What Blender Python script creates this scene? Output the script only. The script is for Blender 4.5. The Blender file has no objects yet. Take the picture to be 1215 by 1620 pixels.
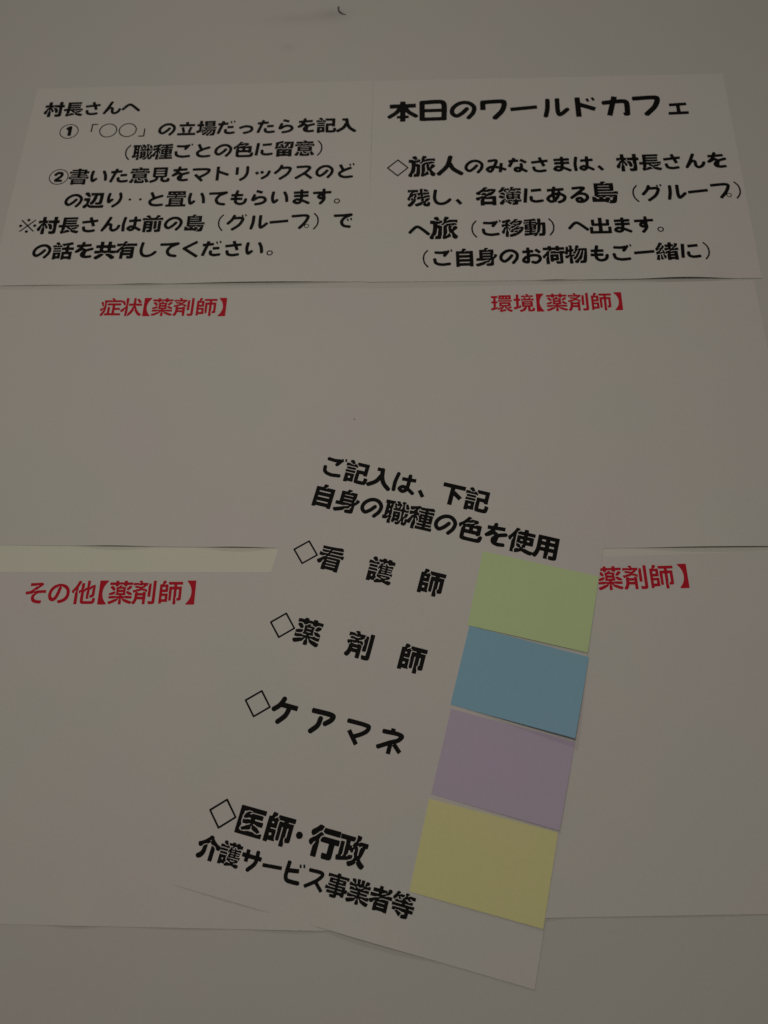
import bpy, math, random
from math import radians, sin, cos, exp
from mathutils import Matrix, Vector, geometry

sc = bpy.context.scene
MM = 0.001

# ---------------------------------------------------------------- camera
cd = bpy.data.cameras.new('camera')
cam = bpy.data.objects.new('camera', cd)
sc.collection.objects.link(cam)
cd.sensor_fit = 'VERTICAL'
cd.sensor_height = 36.0
cd.lens = 26.598
cd.clip_start, cd.clip_end = 0.01, 30.0
cam.matrix_world = Matrix(((0.999032, -0.002665, 0.043903, 0.0),
                           (0.017985, 0.935647, -0.352478, 0.0),
                           (-0.040139, 0.352926, 0.934790, 0.48093),
                           (0, 0, 0, 1)))
cd.dof.use_dof = True
cd.dof.focus_distance = 0.50
cd.dof.aperture_fstop = 9.0
sc.camera = cam

# ---------------------------------------------------------------- light
world = bpy.data.worlds.new('World')
sc.world = world
world.use_nodes = True
bg = world.node_tree.nodes['Background']
bg.inputs[0].default_value = (1.0, 0.93, 0.84, 1)
bg.inputs[1].default_value = 0.065

def area_lamp(name, loc, target, sx, sy, power, col):
    l = bpy.data.lights.new(name, 'AREA')
    l.shape = 'RECTANGLE'
    l.size, l.size_y = sx, sy
    l.energy = power
    l.color = col
    o = bpy.data.objects.new(name, l)
    sc.collection.objects.link(o)
    o.location = loc
    o.rotation_euler = (Vector(target) - Vector(loc)).to_track_quat('-Z', 'Y').to_euler()
    return o

# soft ceiling light overhead, and a smaller one beyond the far edge of the table
area_lamp('ceiling_lamp', (-0.11, 0.225, 0.95), (-0.07, 0.21, 0), 0.26, 0.20, 1.98, (1.0, 0.905, 0.80))
area_lamp('far_lamp', (-0.40, 1.70, 1.20), (-0.02, 0.30, 0), 0.14, 0.10, 2.6, (1.0, 0.92, 0.80))

sc.view_settings.view_transform = 'Standard'
sc.view_settings.look = 'None'
sc.view_settings.exposure = 0
sc.view_settings.gamma = 1

# ---------------------------------------------------------------- materials
def principled(name, col, rough=0.7, spec=0.3):
    m = bpy.data.materials.new(name)
    m.use_nodes = True
    b = m.node_tree.nodes['Principled BSDF']
    b.inputs['Base Color'].default_value = (*col, 1)
    b.inputs['Roughness'].default_value = rough
    b.inputs['Specular IOR Level'].default_value = spec
    return m

def fibre(m, col, tint_a, tint_b, amount, bump=0.08, scale=9.0, grain=0.015):
    """paper or board: faint mottled tint, fine grain and a fibre bump"""
    nt = m.node_tree
    b = nt.nodes['Principled BSDF']
    tc = nt.nodes.new('ShaderNodeTexCoord')
    n1 = nt.nodes.new('ShaderNodeTexNoise')
    n1.inputs['Scale'].default_value = scale
    n1.inputs['Detail'].default_value = 3
    geo = nt.nodes.new('ShaderNodeNewGeometry')
    nt.links.new(geo.outputs['Position'], n1.inputs['Vector'])
    rp = nt.nodes.new('ShaderNodeValToRGB')
    e = rp.color_ramp.elements
    e[0].position, e[1].position = 0.36, 0.64
    e[0].color = (*[c * (1 + amount * t) for c, t in zip(col, tint_a)], 1)
    e[1].color = (*[c * (1 + amount * t) for c, t in zip(col, tint_b)], 1)
    nt.links.new(n1.outputs['Fac'], rp.inputs['Fac'])
    n3 = nt.nodes.new('ShaderNodeTexNoise')
    n3.inputs['Scale'].default_value = 420
    n3.inputs['Detail'].default_value = 2
    nt.links.new(tc.outputs['Object'], n3.inputs['Vector'])
    mr = nt.nodes.new('ShaderNodeMapRange')
    mr.inputs['From Min'].default_value, mr.inputs['From Max'].default_value = 0.3, 0.7
    mr.inputs['To Min'].default_value, mr.inputs['To Max'].default_value = 1 - grain, 1 + grain
    nt.links.new(n3.outputs['Fac'], mr.inputs['Value'])
    vm = nt.nodes.new('ShaderNodeVectorMath')
    vm.operation = 'SCALE'
    nt.links.new(rp.outputs['Color'], vm.inputs[0])
    nt.links.new(mr.outputs['Result'], vm.inputs['Scale'])
    nt.links.new(vm.outputs['Vector'], b.inputs['Base Color'])
    n2 = nt.nodes.new('ShaderNodeTexNoise')
    n2.inputs['Scale'].default_value = 900
    n2.inputs['Detail'].default_value = 4
    nt.links.new(tc.outputs['Object'], n2.inputs['Vector'])
    bp = nt.nodes.new('ShaderNodeBump')
    bp.inputs['Strength'].default_value = bump
    bp.inputs['Distance'].default_value = 0.0001
    nt.links.new(n2.outputs['Fac'], bp.inputs['Height'])
    nt.links.new(bp.outputs['Normal'], b.inputs['Normal'])
    return m

PINK, OLIVE = (1.0, -0.6, 0.2), (-0.7, 0.5, -0.6)
PAPER = (0.660, 0.648, 0.624)
M_paper = fibre(principled('white_paper', PAPER, 0.75, 0.25), PAPER, PINK, OLIVE, 0.020)
TABLE = (0.598, 0.594, 0.566)
M_table = fibre(principled('table_board', TABLE, 0.6, 0.25), TABLE, PINK, OLIVE, 0.020, scale=7.0)
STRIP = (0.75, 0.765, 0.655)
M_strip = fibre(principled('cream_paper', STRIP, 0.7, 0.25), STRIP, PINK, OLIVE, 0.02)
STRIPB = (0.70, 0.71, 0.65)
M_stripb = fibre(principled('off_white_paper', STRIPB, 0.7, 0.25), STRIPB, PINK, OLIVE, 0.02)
NOTES = {'green': (0.60, 0.76, 0.41), 'blue': (0.29, 0.53, 0.70),
         'lilac': (0.57, 0.50, 0.65), 'yellow': (0.79, 0.765, 0.39)}
M_note = {k: fibre(principled(k + '_note_paper', c, 0.75, 0.2), c, PINK, OLIVE, 0.02) for k, c in NOTES.items()}
M_ink = principled('black_toner', (0.007, 0.0068, 0.006), 0.6, 0.08)
M_red = principled('red_toner', (0.53, 0.014, 0.032), 0.6, 0.1)
M_scrap = principled('dark_scrap', (0.12, 0.11, 0.10), 0.8, 0.2)

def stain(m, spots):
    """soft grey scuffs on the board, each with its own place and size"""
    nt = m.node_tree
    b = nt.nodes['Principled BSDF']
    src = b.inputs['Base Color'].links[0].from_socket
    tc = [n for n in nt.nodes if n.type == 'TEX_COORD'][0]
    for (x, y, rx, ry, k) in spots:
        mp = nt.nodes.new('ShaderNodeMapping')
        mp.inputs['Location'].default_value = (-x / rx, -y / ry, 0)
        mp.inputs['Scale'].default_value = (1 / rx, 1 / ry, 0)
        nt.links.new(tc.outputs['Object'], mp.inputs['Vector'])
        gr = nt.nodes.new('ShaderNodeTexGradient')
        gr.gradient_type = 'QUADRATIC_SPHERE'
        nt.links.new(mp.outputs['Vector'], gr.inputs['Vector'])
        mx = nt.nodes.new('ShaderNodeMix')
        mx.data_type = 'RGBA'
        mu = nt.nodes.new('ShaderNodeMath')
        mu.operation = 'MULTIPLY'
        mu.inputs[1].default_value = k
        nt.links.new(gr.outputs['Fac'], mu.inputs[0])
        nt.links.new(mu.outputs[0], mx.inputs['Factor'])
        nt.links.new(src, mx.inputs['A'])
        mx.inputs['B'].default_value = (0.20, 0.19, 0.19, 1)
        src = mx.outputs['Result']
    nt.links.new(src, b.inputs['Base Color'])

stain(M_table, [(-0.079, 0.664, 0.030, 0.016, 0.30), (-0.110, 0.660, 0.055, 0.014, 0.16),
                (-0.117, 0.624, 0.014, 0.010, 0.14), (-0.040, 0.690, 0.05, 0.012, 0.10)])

# ---------------------------------------------------------------- helpers
def mesh_obj(name, verts, faces, mat, parent=None, smooth=False):
    me = bpy.data.meshes.new(name)
    me.from_pydata(verts, [], faces)
    me.update()
    me.materials.append(mat)
    if smooth:
        me.polygons.foreach_set('use_smooth', [True] * len(me.polygons))
    o = bpy.data.objects.new(name, me)
    sc.collection.objects.link(o)
    if parent:
        o.parent = parent
    return o

def tag(o, label=None, cat=None, group=None, kind=None):
    if label: o['label'] = label
    if cat: o['category'] = cat
    if group: o['group'] = group
    if kind: o['kind'] = kind
    return o

# ---------------------------------------------------------------- glyph outlines
# the outlines of each printed character, in the order of the strings: x, y, x, y ... in 1/250 of the character box
BLACK_CHARS = "村長さんへ①「〇」の立場だったらを記入（職種ごと色に留意）②書いた見マトリックスど辺り‥置てもらいます。※は前島グループで話共有しく本日ワルドカフェ◇旅人みな、残名簿ある移動出自身お荷物一緒下使用看護師薬剤ケアネ医・行政介サビ事業者等"
RED_CHARS = "症状【薬剤師】環境その他"
BLACK_OUTLINES = [
 [[47,-2,51,-4,82,-4,85,-3,88,1,90,4,90,48,91,49,93,49,180,49,182,48,182,46,182,2,184,-1,188,-4,221,-4,224,-3,228,1,229,4,229,48,230,49,249,50,254,54,255,57,255,88,254,91,251,94,230,94,229,96,229,218,227,223,227,229,225,238,216,248,201,252,191,252,187,254,151,253,145,248,144,241,143,237,141,234,139,227,139,212,143,208,179,207,181,207,182,205,182,187,188,174,190,163,187,151,187,146,183,129,182,98,182,96,180,94,160,94,152,91,129,91,116,94,95,94,91,94,90,96,90,98,91,101,98,104,104,110,105,116,108,124,115,131,122,141,125,157,121,165,118,168,115,173,112,174,99,173,96,168,88,145,85,138,79,130,77,129,77,130,77,145,89,179,90,246,88,249,85,253,82,254,51,254,48,253,45,249,45,193,50,177,57,145,58,126,57,122,55,124,49,140,40,176,35,193,34,198,31,204,26,207,10,207,7,206,4,202,1,195,-3,190,-5,185,-5,165,1,159,2,155,6,152,8,148,15,138,19,129,21,127,29,112,30,107,33,101,51,88,53,85,51,82,45,82,30,92,26,94,5,94,2,93,0,88,0,55,5,50,41,49,45,48,45,2],[115,59,113,62,114,66,113,84,115,85,118,86,121,84,120,66,122,62,120,59],[129,99,132,98,146,98,157,103,162,107,164,113,170,121,178,149,180,165,179,171,175,180,171,186,168,188,149,188,144,182,141,173,139,170,138,165,134,159,134,149,131,137,123,126,117,120,114,110,114,105,116,102]],
 [[48,10,52,9,218,9,223,12,223,15,223,41,223,44,221,46,209,42,91,42,87,43,85,46,87,49,90,50,202,50,213,52,215,54,216,55,216,77,215,80,90,80,87,80,85,84,87,87,90,87,215,87,216,96,216,109,215,110,209,114,199,116,90,116,87,116,85,120,87,123,91,123,202,123,212,122,220,119,241,119,245,120,248,123,248,126,248,154,244,159,237,160,236,168,234,171,229,174,226,177,220,181,216,182,207,189,180,189,173,193,174,195,179,197,205,197,210,200,227,206,241,209,251,210,253,215,253,230,249,235,240,249,237,250,226,250,209,244,198,242,191,238,187,237,168,229,160,222,156,221,155,220,156,215,156,210,152,201,148,196,138,188,132,187,129,185,116,181,113,176,110,170,106,165,105,160,90,159,85,160,85,162,84,191,84,193,80,196,79,199,76,202,74,209,74,213,76,214,79,212,83,209,89,199,93,197,112,192,121,192,140,199,148,218,151,221,151,223,147,226,141,228,137,228,98,238,93,240,74,244,57,251,43,251,40,249,37,240,31,229,31,215,32,212,41,206,42,204,42,162,41,160,40,160,9,159,5,158,2,154,2,126,2,123,7,119,45,118,45,15,46,12],[137,149,135,151,138,156,155,165,157,168,160,170,163,170,166,166,170,164,201,156,210,150,230,159,234,157,236,154,234,151,229,149,199,148,193,149,176,154,162,158,145,149],[159,174,157,176,157,179,159,180,162,180,163,179,163,176,162,174]],
 [[138,10,143,9,145,10,159,51,162,54,216,48,218,49,219,55,222,80,222,87,216,88,179,92,176,95,192,138,193,143,159,156,155,155,136,101,134,98,38,109,32,109,31,102,28,76,29,70,113,60,119,59,107,23,110,20],[49,146,55,145,62,145,66,147,72,152,75,157,81,185,84,190,88,193,105,198,118,200,132,200,146,198,182,191,187,191,196,196,201,202,203,212,201,220,198,225,191,230,154,237,135,240,115,240,96,237,84,234,70,229,60,223,52,215,46,204,41,188,36,166,37,160,41,151]],
 [[111,10,120,10,127,13,132,18,138,29,108,101,110,102,126,105,134,108,143,115,148,121,151,127,153,135,154,151,152,177,154,182,157,187,163,193,168,195,179,190,188,183,196,175,200,170,211,138,216,133,224,130,232,130,237,132,242,135,246,141,248,149,248,154,240,177,236,187,228,199,220,209,209,218,196,226,182,232,170,235,159,234,152,232,138,225,129,216,121,205,114,191,113,182,113,163,114,145,112,143,104,143,100,146,95,152,71,190,66,196,63,198,48,227,35,230,27,228,20,222,13,210,59,113,100,15,102,13]],
 [[93,55,110,55,124,59,138,67,166,90,248,169,248,171,245,176,243,182,241,187,234,193,226,195,221,199,220,198,159,138,135,116,112,97,105,95,99,95,95,98,81,110,31,171,21,172,15,170,10,167,4,160,1,146,44,91,59,76,65,70,77,61]],
 [[121,4,141,5,157,8,166,11,187,21,207,35,220,49,226,59,235,74,242,93,246,116,245,141,242,157,239,166,229,187,216,205,201,220,191,226,176,235,157,242,134,246,109,245,93,242,84,239,63,229,45,216,30,201,24,191,15,176,8,157,4,134,5,109,8,93,11,84,21,63,35,43,49,30,63,21,76,14,99,6],[121,16,101,19,82,25,62,36,54,43,43,54,30,71,22,90,17,109,16,134,19,149,22,160,30,177,36,188,43,196,54,207,71,220,90,228,109,233,134,234,149,231,160,228,177,220,188,214,196,207,207,196,220,179,228,160,233,141,234,116,231,101,228,90,220,73,214,62,207,54,196,43,179,30,160,22,141,17],[127,38,137,37,148,41,155,48,158,55,158,198,157,200,155,200,115,200,112,199,112,107,110,105,104,108,102,108,78,71,80,68,123,40]],
 [[157,12,162,11,227,11,229,12,230,13,230,27,227,29,171,29,169,30,169,143,168,145,166,145,154,145,152,145,152,143,152,18,153,15]],
 [[121,10,141,11,157,14,166,18,187,28,204,41,219,59,230,79,237,99,240,116,239,141,236,157,232,166,222,187,209,204,191,219,171,230,151,237,134,240,109,239,93,236,84,232,63,222,46,209,31,191,20,171,13,151,10,134,11,109,14,93,18,84,28,63,41,46,59,30,80,19,99,13],[113,26,95,30,76,38,62,47,47,62,38,76,33,85,28,99,25,118,25,132,28,151,33,165,38,174,47,188,61,202,76,212,85,217,99,222,118,225,132,225,151,222,165,217,174,212,188,203,202,189,212,174,217,165,222,151,225,132,225,118,222,99,217,85,212,76,203,62,188,47,174,38,165,33,151,28,132,25]],
 [[82,105,84,105,96,105,98,105,98,107,98,234,95,237,90,239,21,239,20,237,20,224,21,222,23,221,79,221,81,220]],
 [[121,26,141,24,162,27,177,31,191,38,209,52,219,63,230,80,236,95,238,112,237,127,232,151,226,169,217,185,204,202,182,230,176,233,170,234,163,232,155,228,152,223,150,218,150,207,179,170,189,154,193,141,197,129,198,121,198,109,195,99,188,89,177,78,163,69,149,65,138,64,123,66,107,71,95,78,80,89,68,102,60,115,56,124,53,137,53,151,55,155,61,165,70,171,73,172,85,164,109,143,145,98,155,95,162,97,170,101,174,109,176,115,175,123,150,157,141,167,126,182,99,203,84,211,76,212,66,212,55,209,42,201,30,190,21,177,16,166,14,155,13,143,14,127,17,115,22,101,29,88,34,81,45,68,55,58,77,41,98,31,113,27]],
 [[112,15,145,15,145,18,145,48,146,50,224,50,225,57,225,87,224,89,26,89,25,82,25,52,26,50,104,50,105,48,105,16,107,15],[84,96,87,96,89,98,112,184,110,186,81,195,109,195,162,195,169,195,140,186,138,184,161,98,162,96,165,96,197,105,174,195,176,195,238,195,240,198,240,234,238,235,235,235,12,235,10,232,11,196,13,195,74,195,76,195,53,105]],
 [[34,1,37,0,65,0,70,2,72,7,73,52,88,54,90,57,92,63,92,82,90,90,88,92,84,93,73,94,69,101,67,107,67,130,66,135,62,141,61,145,62,151,63,151,67,149,74,139,88,139,91,143,89,149,90,157,88,159,60,174,57,180,57,185,59,188,62,187,63,185,69,177,77,172,89,163,96,155,102,141,113,135,116,130,107,130,104,131,101,133,98,133,93,132,82,131,77,130,76,127,76,110,78,104,80,102,90,102,98,107,107,109,220,109,229,107,237,102,248,102,251,104,252,107,252,135,249,140,248,140,245,135,241,135,141,135,134,137,127,145,127,146,130,147,145,142,235,142,245,144,245,146,245,160,244,165,244,177,242,182,242,191,241,196,241,204,239,209,239,215,232,238,223,248,215,250,174,250,171,249,169,246,174,223,182,217,195,212,198,207,204,188,207,174,205,171,202,169,199,171,198,174,195,185,189,204,171,213,165,221,159,246,157,249,149,252,137,251,121,240,121,235,124,226,148,202,166,175,177,168,178,165,177,163,170,163,163,166,158,171,140,199,116,223,113,227,110,236,104,240,87,240,77,232,74,230,72,226,72,210,74,208,80,207,92,202,99,197,120,176,134,169,137,165,137,163,127,163,116,168,94,190,87,195,76,200,71,200,70,199,64,193,57,188,24,204,9,205,4,201,0,187,-3,182,-3,168,1,164,13,160,20,156,24,156,30,152,31,149,31,98,31,95,29,94,7,94,2,90,2,87,2,57,5,53,31,52,31,5,32,3],[98,7,102,6,226,6,230,7,233,12,232,96,224,100,215,102,112,102,104,100,99,97,98,96,101,85,101,59,99,52,96,46,95,43,95,12,96,9],[135,38,134,40,134,43,135,45,138,45,195,45,198,43,198,41,196,38,193,38],[134,71,132,73,132,76,134,77,137,78,195,78,198,77,200,74,198,71,195,70]],
 [[65,12,66,10,68,10,102,20,103,23,99,40,99,41,142,38,144,41,147,76,143,78,87,84,45,227,44,229,41,230,9,220,7,220,6,218,43,90,43,88,41,88,20,90,17,88,13,52,15,50,20,49,49,47,55,45],[218,12,224,10,234,40,234,41,232,43,216,47,215,46,213,40,206,16,209,14],[182,18,184,18,186,21,194,51,193,53,176,57,166,24,168,22],[197,96,209,95,214,96,216,132,215,135,141,140,137,139,134,101,143,99],[112,145,115,144,123,145,127,148,132,153,135,160,136,187,137,188,140,190,157,195,173,195,221,188,230,193,236,199,237,204,237,212,235,218,230,224,224,228,184,234,166,236,154,235,140,232,129,229,118,224,108,216,101,207,97,196,95,185,95,162,97,155,102,149]],
 [[110,91,130,90,152,92,176,99,193,107,205,116,212,129,217,145,218,163,216,177,210,189,202,199,188,210,170,220,152,228,135,233,105,239,96,236,90,231,88,227,86,223,86,215,90,205,98,200,140,190,159,181,171,173,176,168,178,162,178,152,175,143,166,138,152,133,126,130,113,131,102,134,63,150,52,153,43,150,38,146,34,140,33,132,35,124,39,116,41,115,88,97]],
 [[71,10,73,10,108,21,108,26,103,40,104,42,152,38,154,43,156,76,152,78,93,83,89,85,47,223,45,229,41,230,9,220,6,218,46,90,46,88,43,88,20,90,17,88,13,52,15,50,20,49,59,46,60,44],[201,96,213,95,218,96,221,129,221,134,220,135,141,140,137,139,135,127,134,101,145,99],[112,145,115,144,123,145,127,148,132,153,135,160,136,187,137,188,140,190,157,195,174,195,215,189,227,188,237,194,240,199,242,205,242,212,239,220,232,226,229,228,187,234,168,236,154,235,140,232,129,229,118,224,108,216,101,207,97,196,95,185,95,162,97,155,102,149]],
 [[91,7,98,8,165,31,166,34,154,68,152,68,148,67,80,45,79,43,80,40],[61,70,71,69,77,71,83,76,88,85,89,87,87,93,80,115,80,118,96,108,105,104,116,100,132,98,149,99,170,102,184,106,198,114,206,123,212,132,216,140,220,157,220,171,217,182,210,194,204,201,193,211,182,218,166,227,154,231,134,236,87,244,85,244,75,238,71,232,69,227,69,221,70,215,77,205,126,197,140,193,152,189,171,177,179,168,180,163,176,151,173,146,170,144,152,139,134,138,126,139,113,145,80,168,65,178,57,180,52,180,45,179,38,176,33,171,28,160,28,149,30,140,35,123,51,76]],
 [[103,-2,110,-3,116,-1,120,0,125,5,129,15,126,30,126,32,127,33,202,28,204,30,206,62,205,67,202,68,118,74,115,75,113,77,111,84,110,85,112,86,121,89,129,93,145,104,146,104,173,94,216,82,227,85,232,89,235,93,237,101,237,105,235,112,229,120,177,135,166,139,157,145,150,187,146,193,148,194,152,195,171,195,212,190,218,193,223,197,227,202,228,207,228,213,225,223,216,229,174,235,160,236,149,235,121,229,107,223,99,217,93,210,86,198,84,187,83,174,84,163,90,151,99,138,109,129,107,127,101,125,96,127,63,150,51,152,45,158,35,159,27,157,22,152,18,146,16,140,17,130,18,129,59,88,66,79,65,77,38,80,32,79,29,41,30,40,38,39,79,37,83,35,90,7,97,1]],
 [[45,-2,48,-3,60,-3,65,-1,68,2,70,6,76,12,83,23,86,30,87,37,109,38,109,43,114,51,116,52,122,54,122,73,120,76,116,76,110,73,102,70,18,70,10,73,5,76,4,76,1,74,-2,70,-2,45,-1,41,4,38,34,38,51,47,57,48,76,48,84,43,84,40,82,38,77,38,62,48,60,47,57,41,54,38,51,37,46,33,30,26,30,10,30,7,34,4,41,1],[112,13,116,12,230,12,233,13,235,15,236,23,236,141,235,146,233,148,230,148,199,148,195,145,195,137,195,135,193,135,157,135,155,135,155,140,155,201,155,204,157,206,202,206,206,205,207,204,209,199,210,191,211,188,211,170,215,166,230,166,238,170,248,172,251,174,252,177,252,193,250,198,250,207,248,216,247,223,244,226,243,233,235,241,223,245,216,245,212,247,151,247,146,245,138,245,129,244,123,240,120,237,117,226,117,212,115,205,115,145,118,132,119,121,115,104,118,95,121,94,195,93,195,57,195,54,193,53,123,53,123,48,120,41,116,38,110,38,109,37,110,16],[18,79,23,78,98,78,108,82,109,84,109,90,105,102,96,105,24,105,11,102,11,82],[9,110,10,110,20,112,99,112,105,111,108,113,109,123,109,129,108,137,107,139,105,139,15,139,7,142,6,138,6,115,7,112],[15,148,20,147,96,147,105,149,106,152,106,210,108,216,108,235,104,238,51,238,49,238,49,240,48,247,45,250,16,250,12,248,9,243,9,151,10,149],[49,180,48,188,49,199,66,200,70,199,70,184,70,180]],
 [[121,12,129,11,135,13,140,15,148,23,155,74,159,99,170,129,180,149,190,163,201,174,249,212,251,221,251,227,248,237,243,242,240,245,230,248,220,247,174,212,152,190,141,174,129,152,114,177,99,194,76,213,30,242,23,243,15,241,9,238,2,230,0,226,-1,220,0,213,3,205,52,173,64,163,72,155,84,137,104,91,110,87,105,55,73,55,71,54,70,16,73,15,112,15]],
 [[207,5,213,6,216,8,222,16,194,51,188,60,183,70,178,85,176,98,174,118,174,132,176,151,178,165,186,187,197,205,222,238,222,240,216,246,209,249,207,249,205,248,183,218,173,202,168,191,163,179,159,162,155,132,155,116,158,91,165,65,171,52,178,41]],
 [[167,-1,170,-2,196,-2,199,-1,202,3,203,7,193,23,193,37,201,71,204,76,212,81,218,83,235,79,243,76,245,76,245,77,245,102,245,106,237,106,232,105,216,105,209,106,204,105,201,107,200,109,201,112,203,116,203,123,200,137,200,145,200,154,201,156,202,157,204,155,209,145,212,126,212,118,215,114,218,112,226,112,230,114,245,114,247,115,247,132,244,135,244,140,241,143,239,151,235,159,224,162,221,165,216,171,213,185,214,205,216,209,221,211,223,209,224,204,222,187,225,174,228,170,237,164,243,170,252,176,253,179,253,195,252,199,251,205,247,223,242,234,235,241,227,244,212,244,201,240,192,230,192,226,195,213,195,209,193,202,191,202,187,209,185,213,184,221,182,232,162,248,146,248,143,248,132,237,131,234,132,227,134,221,140,217,148,219,155,216,159,213,160,212,159,211,148,210,141,213,134,211,126,215,122,226,122,230,120,233,101,233,98,231,94,224,94,221,94,196,98,188,98,185,98,165,94,155,94,116,95,113,162,112,165,113,167,120,167,138,169,145,169,163,170,170,170,176,164,195,164,204,165,206,166,206,170,202,176,191,179,180,180,166,178,160,178,140,176,135,176,115,174,107,173,105,91,105,89,104,87,99,87,88,88,84,90,79,93,78,96,83,99,84,102,84,104,80,102,76,96,70,91,55,90,43,93,37,95,34,93,30,91,30,89,32,89,37,82,43,82,45,82,59,86,71,82,74,79,80,79,84,79,104,80,109,84,112,84,113,85,160,84,161,79,162,78,168,79,170,82,170,86,166,87,163,89,170,89,184,85,198,85,227,89,237,89,248,85,251,57,251,52,246,52,213,53,207,58,204,62,198,61,193,59,193,56,195,51,199,50,202,45,208,37,211,23,214,5,214,2,213,0,210,-3,193,-3,179,-1,176,12,173,12,171,12,52,12,49,2,48,-1,45,-1,15,2,10,5,9,93,9,95,10,97,18,97,23,99,26,113,34,120,35,122,34,120,29,116,25,109,21,106,18,105,7,107,5,113,5,121,2,138,2,141,4,143,9,147,13,149,23,152,25,160,25,162,29,169,38,169,49,167,52,154,54,155,56,160,57,162,60,162,71,157,76,154,82,154,84,157,84,160,81,168,77,171,74,172,63,175,54,174,29,170,24,163,23,162,21,163,4],[209,15,216,14,222,15,230,26,233,34,237,38,238,45,244,54,245,62,245,73,241,71,237,70,220,74,211,70,210,66,206,48,200,32,203,23],[49,46,47,49,47,62,49,65,51,65,54,64,56,62,56,49,54,46],[96,53,95,54,94,57,98,59,105,54],[116,53,115,55,115,59,118,62,125,66,126,76,129,78,132,76,134,74,135,66,143,59,145,55,145,54,143,53,138,53,135,56,129,58,123,54],[49,98,47,101,47,113,49,116,51,117,54,115,56,113,56,101,54,98],[126,138,124,141,126,145,137,145,140,143,140,140,138,138],[49,149,47,152,47,159,45,165,41,168,39,174,40,179,41,179,48,175,56,163,56,151,52,149],[124,174,122,177,123,179,126,181,138,181,141,179,142,177,141,176,138,174]],
 [[217,2,220,2,232,2,237,5,238,9,245,16,247,23,247,35,245,36,229,36,224,38,210,38,205,39,187,39,184,41,184,45,187,47,209,47,215,45,229,45,234,44,245,44,248,48,248,76,246,79,243,81,240,75,235,74,187,74,184,76,183,77,184,79,187,81,230,81,237,83,242,82,242,170,241,171,230,171,226,172,188,172,185,174,185,176,187,179,190,180,229,180,243,177,244,180,244,199,243,201,232,205,188,205,185,207,185,209,185,210,188,212,230,212,237,212,243,210,246,208,249,209,252,212,253,215,253,240,252,243,248,245,91,245,88,245,86,234,86,218,88,212,90,209,101,212,148,212,152,212,154,209,154,207,151,205,107,205,98,201,95,200,94,198,94,182,95,180,99,178,110,180,151,179,154,177,154,176,154,174,151,172,115,172,105,170,108,155,107,134,98,110,96,109,85,105,82,105,80,107,80,110,83,113,89,116,98,137,103,145,104,149,98,159,95,170,91,171,88,165,84,151,79,141,74,136,73,135,72,137,73,149,79,170,83,179,83,199,79,209,77,216,77,238,79,245,82,248,82,249,77,252,48,252,45,251,42,246,42,193,50,166,53,152,53,138,52,133,49,138,43,153,31,198,26,204,23,205,10,205,6,202,1,191,-3,187,-3,170,-2,166,1,163,2,160,6,157,10,150,14,146,14,143,18,138,28,118,32,114,41,109,47,104,49,101,48,99,41,99,23,109,7,109,4,109,2,107,2,104,2,73,5,69,41,68,42,57,48,54,53,45,52,43,51,43,46,47,43,48,41,49,41,54,34,58,26,59,9,59,5,55,4,51,0,41,0,27,1,24,4,22,13,22,62,11,77,6,82,3,99,3,102,5,107,13,109,14,113,12,135,12,140,11,155,11,160,9,171,9,176,8,185,8,188,6,196,6],[99,30,96,32,93,39,87,41,80,46,80,65,80,68,87,74,93,77,103,79,103,96,100,101,102,104,105,104,107,102,108,88,112,82,151,81,154,81,155,79,156,76,152,74,115,74,107,71,99,70,95,68,90,67,89,65,89,51,95,47,105,50,143,50,154,48,156,46,156,43,152,41,145,41,138,42,109,42,103,40,103,37,104,32,104,30,102,29],[135,107,133,110,134,112,137,114,149,114,152,112,153,110,152,109,149,107],[188,107,186,110,187,112,190,114,204,114,207,112,207,110,207,109,204,107],[134,138,132,141,132,143,135,145,151,145,154,143,154,141,154,140,151,138],[187,138,185,141,185,143,188,145,205,145,209,143,209,141,209,140,205,138]],
 [[234,5,237,5,238,7,246,37,229,42,227,40,219,12,221,9],[201,13,204,13,205,15,214,46,213,48,201,52,198,60,192,71,168,104,159,109,149,109,145,108,138,102,134,96,134,91,134,84,142,71,143,70,141,69,120,70,52,65,49,64,41,57,38,49,38,43,40,37,44,30,52,25,105,30,130,30,170,23,187,24,186,20,187,18],[38,121,41,120,49,122,55,126,59,130,61,135,64,159,68,173,71,178,79,183,96,189,127,194,155,192,212,185,221,194,224,199,225,207,223,215,216,224,215,225,140,234,115,233,95,229,68,222,57,216,48,210,38,201,31,190,27,176,21,140,23,134,26,127,30,124]],
 [[80,13,82,13,84,13,117,85,120,85,151,72,198,57,206,60,212,64,215,70,217,77,216,85,210,95,148,116,118,132,93,147,83,155,79,162,80,170,85,180,91,187,99,191,113,195,130,198,154,198,212,191,221,198,225,202,226,209,226,213,225,220,216,229,173,236,146,238,115,236,91,231,76,225,61,215,52,204,45,191,41,179,39,168,39,157,41,149,44,141,51,132,60,122,80,107,81,105,47,29,49,27]],
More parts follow.
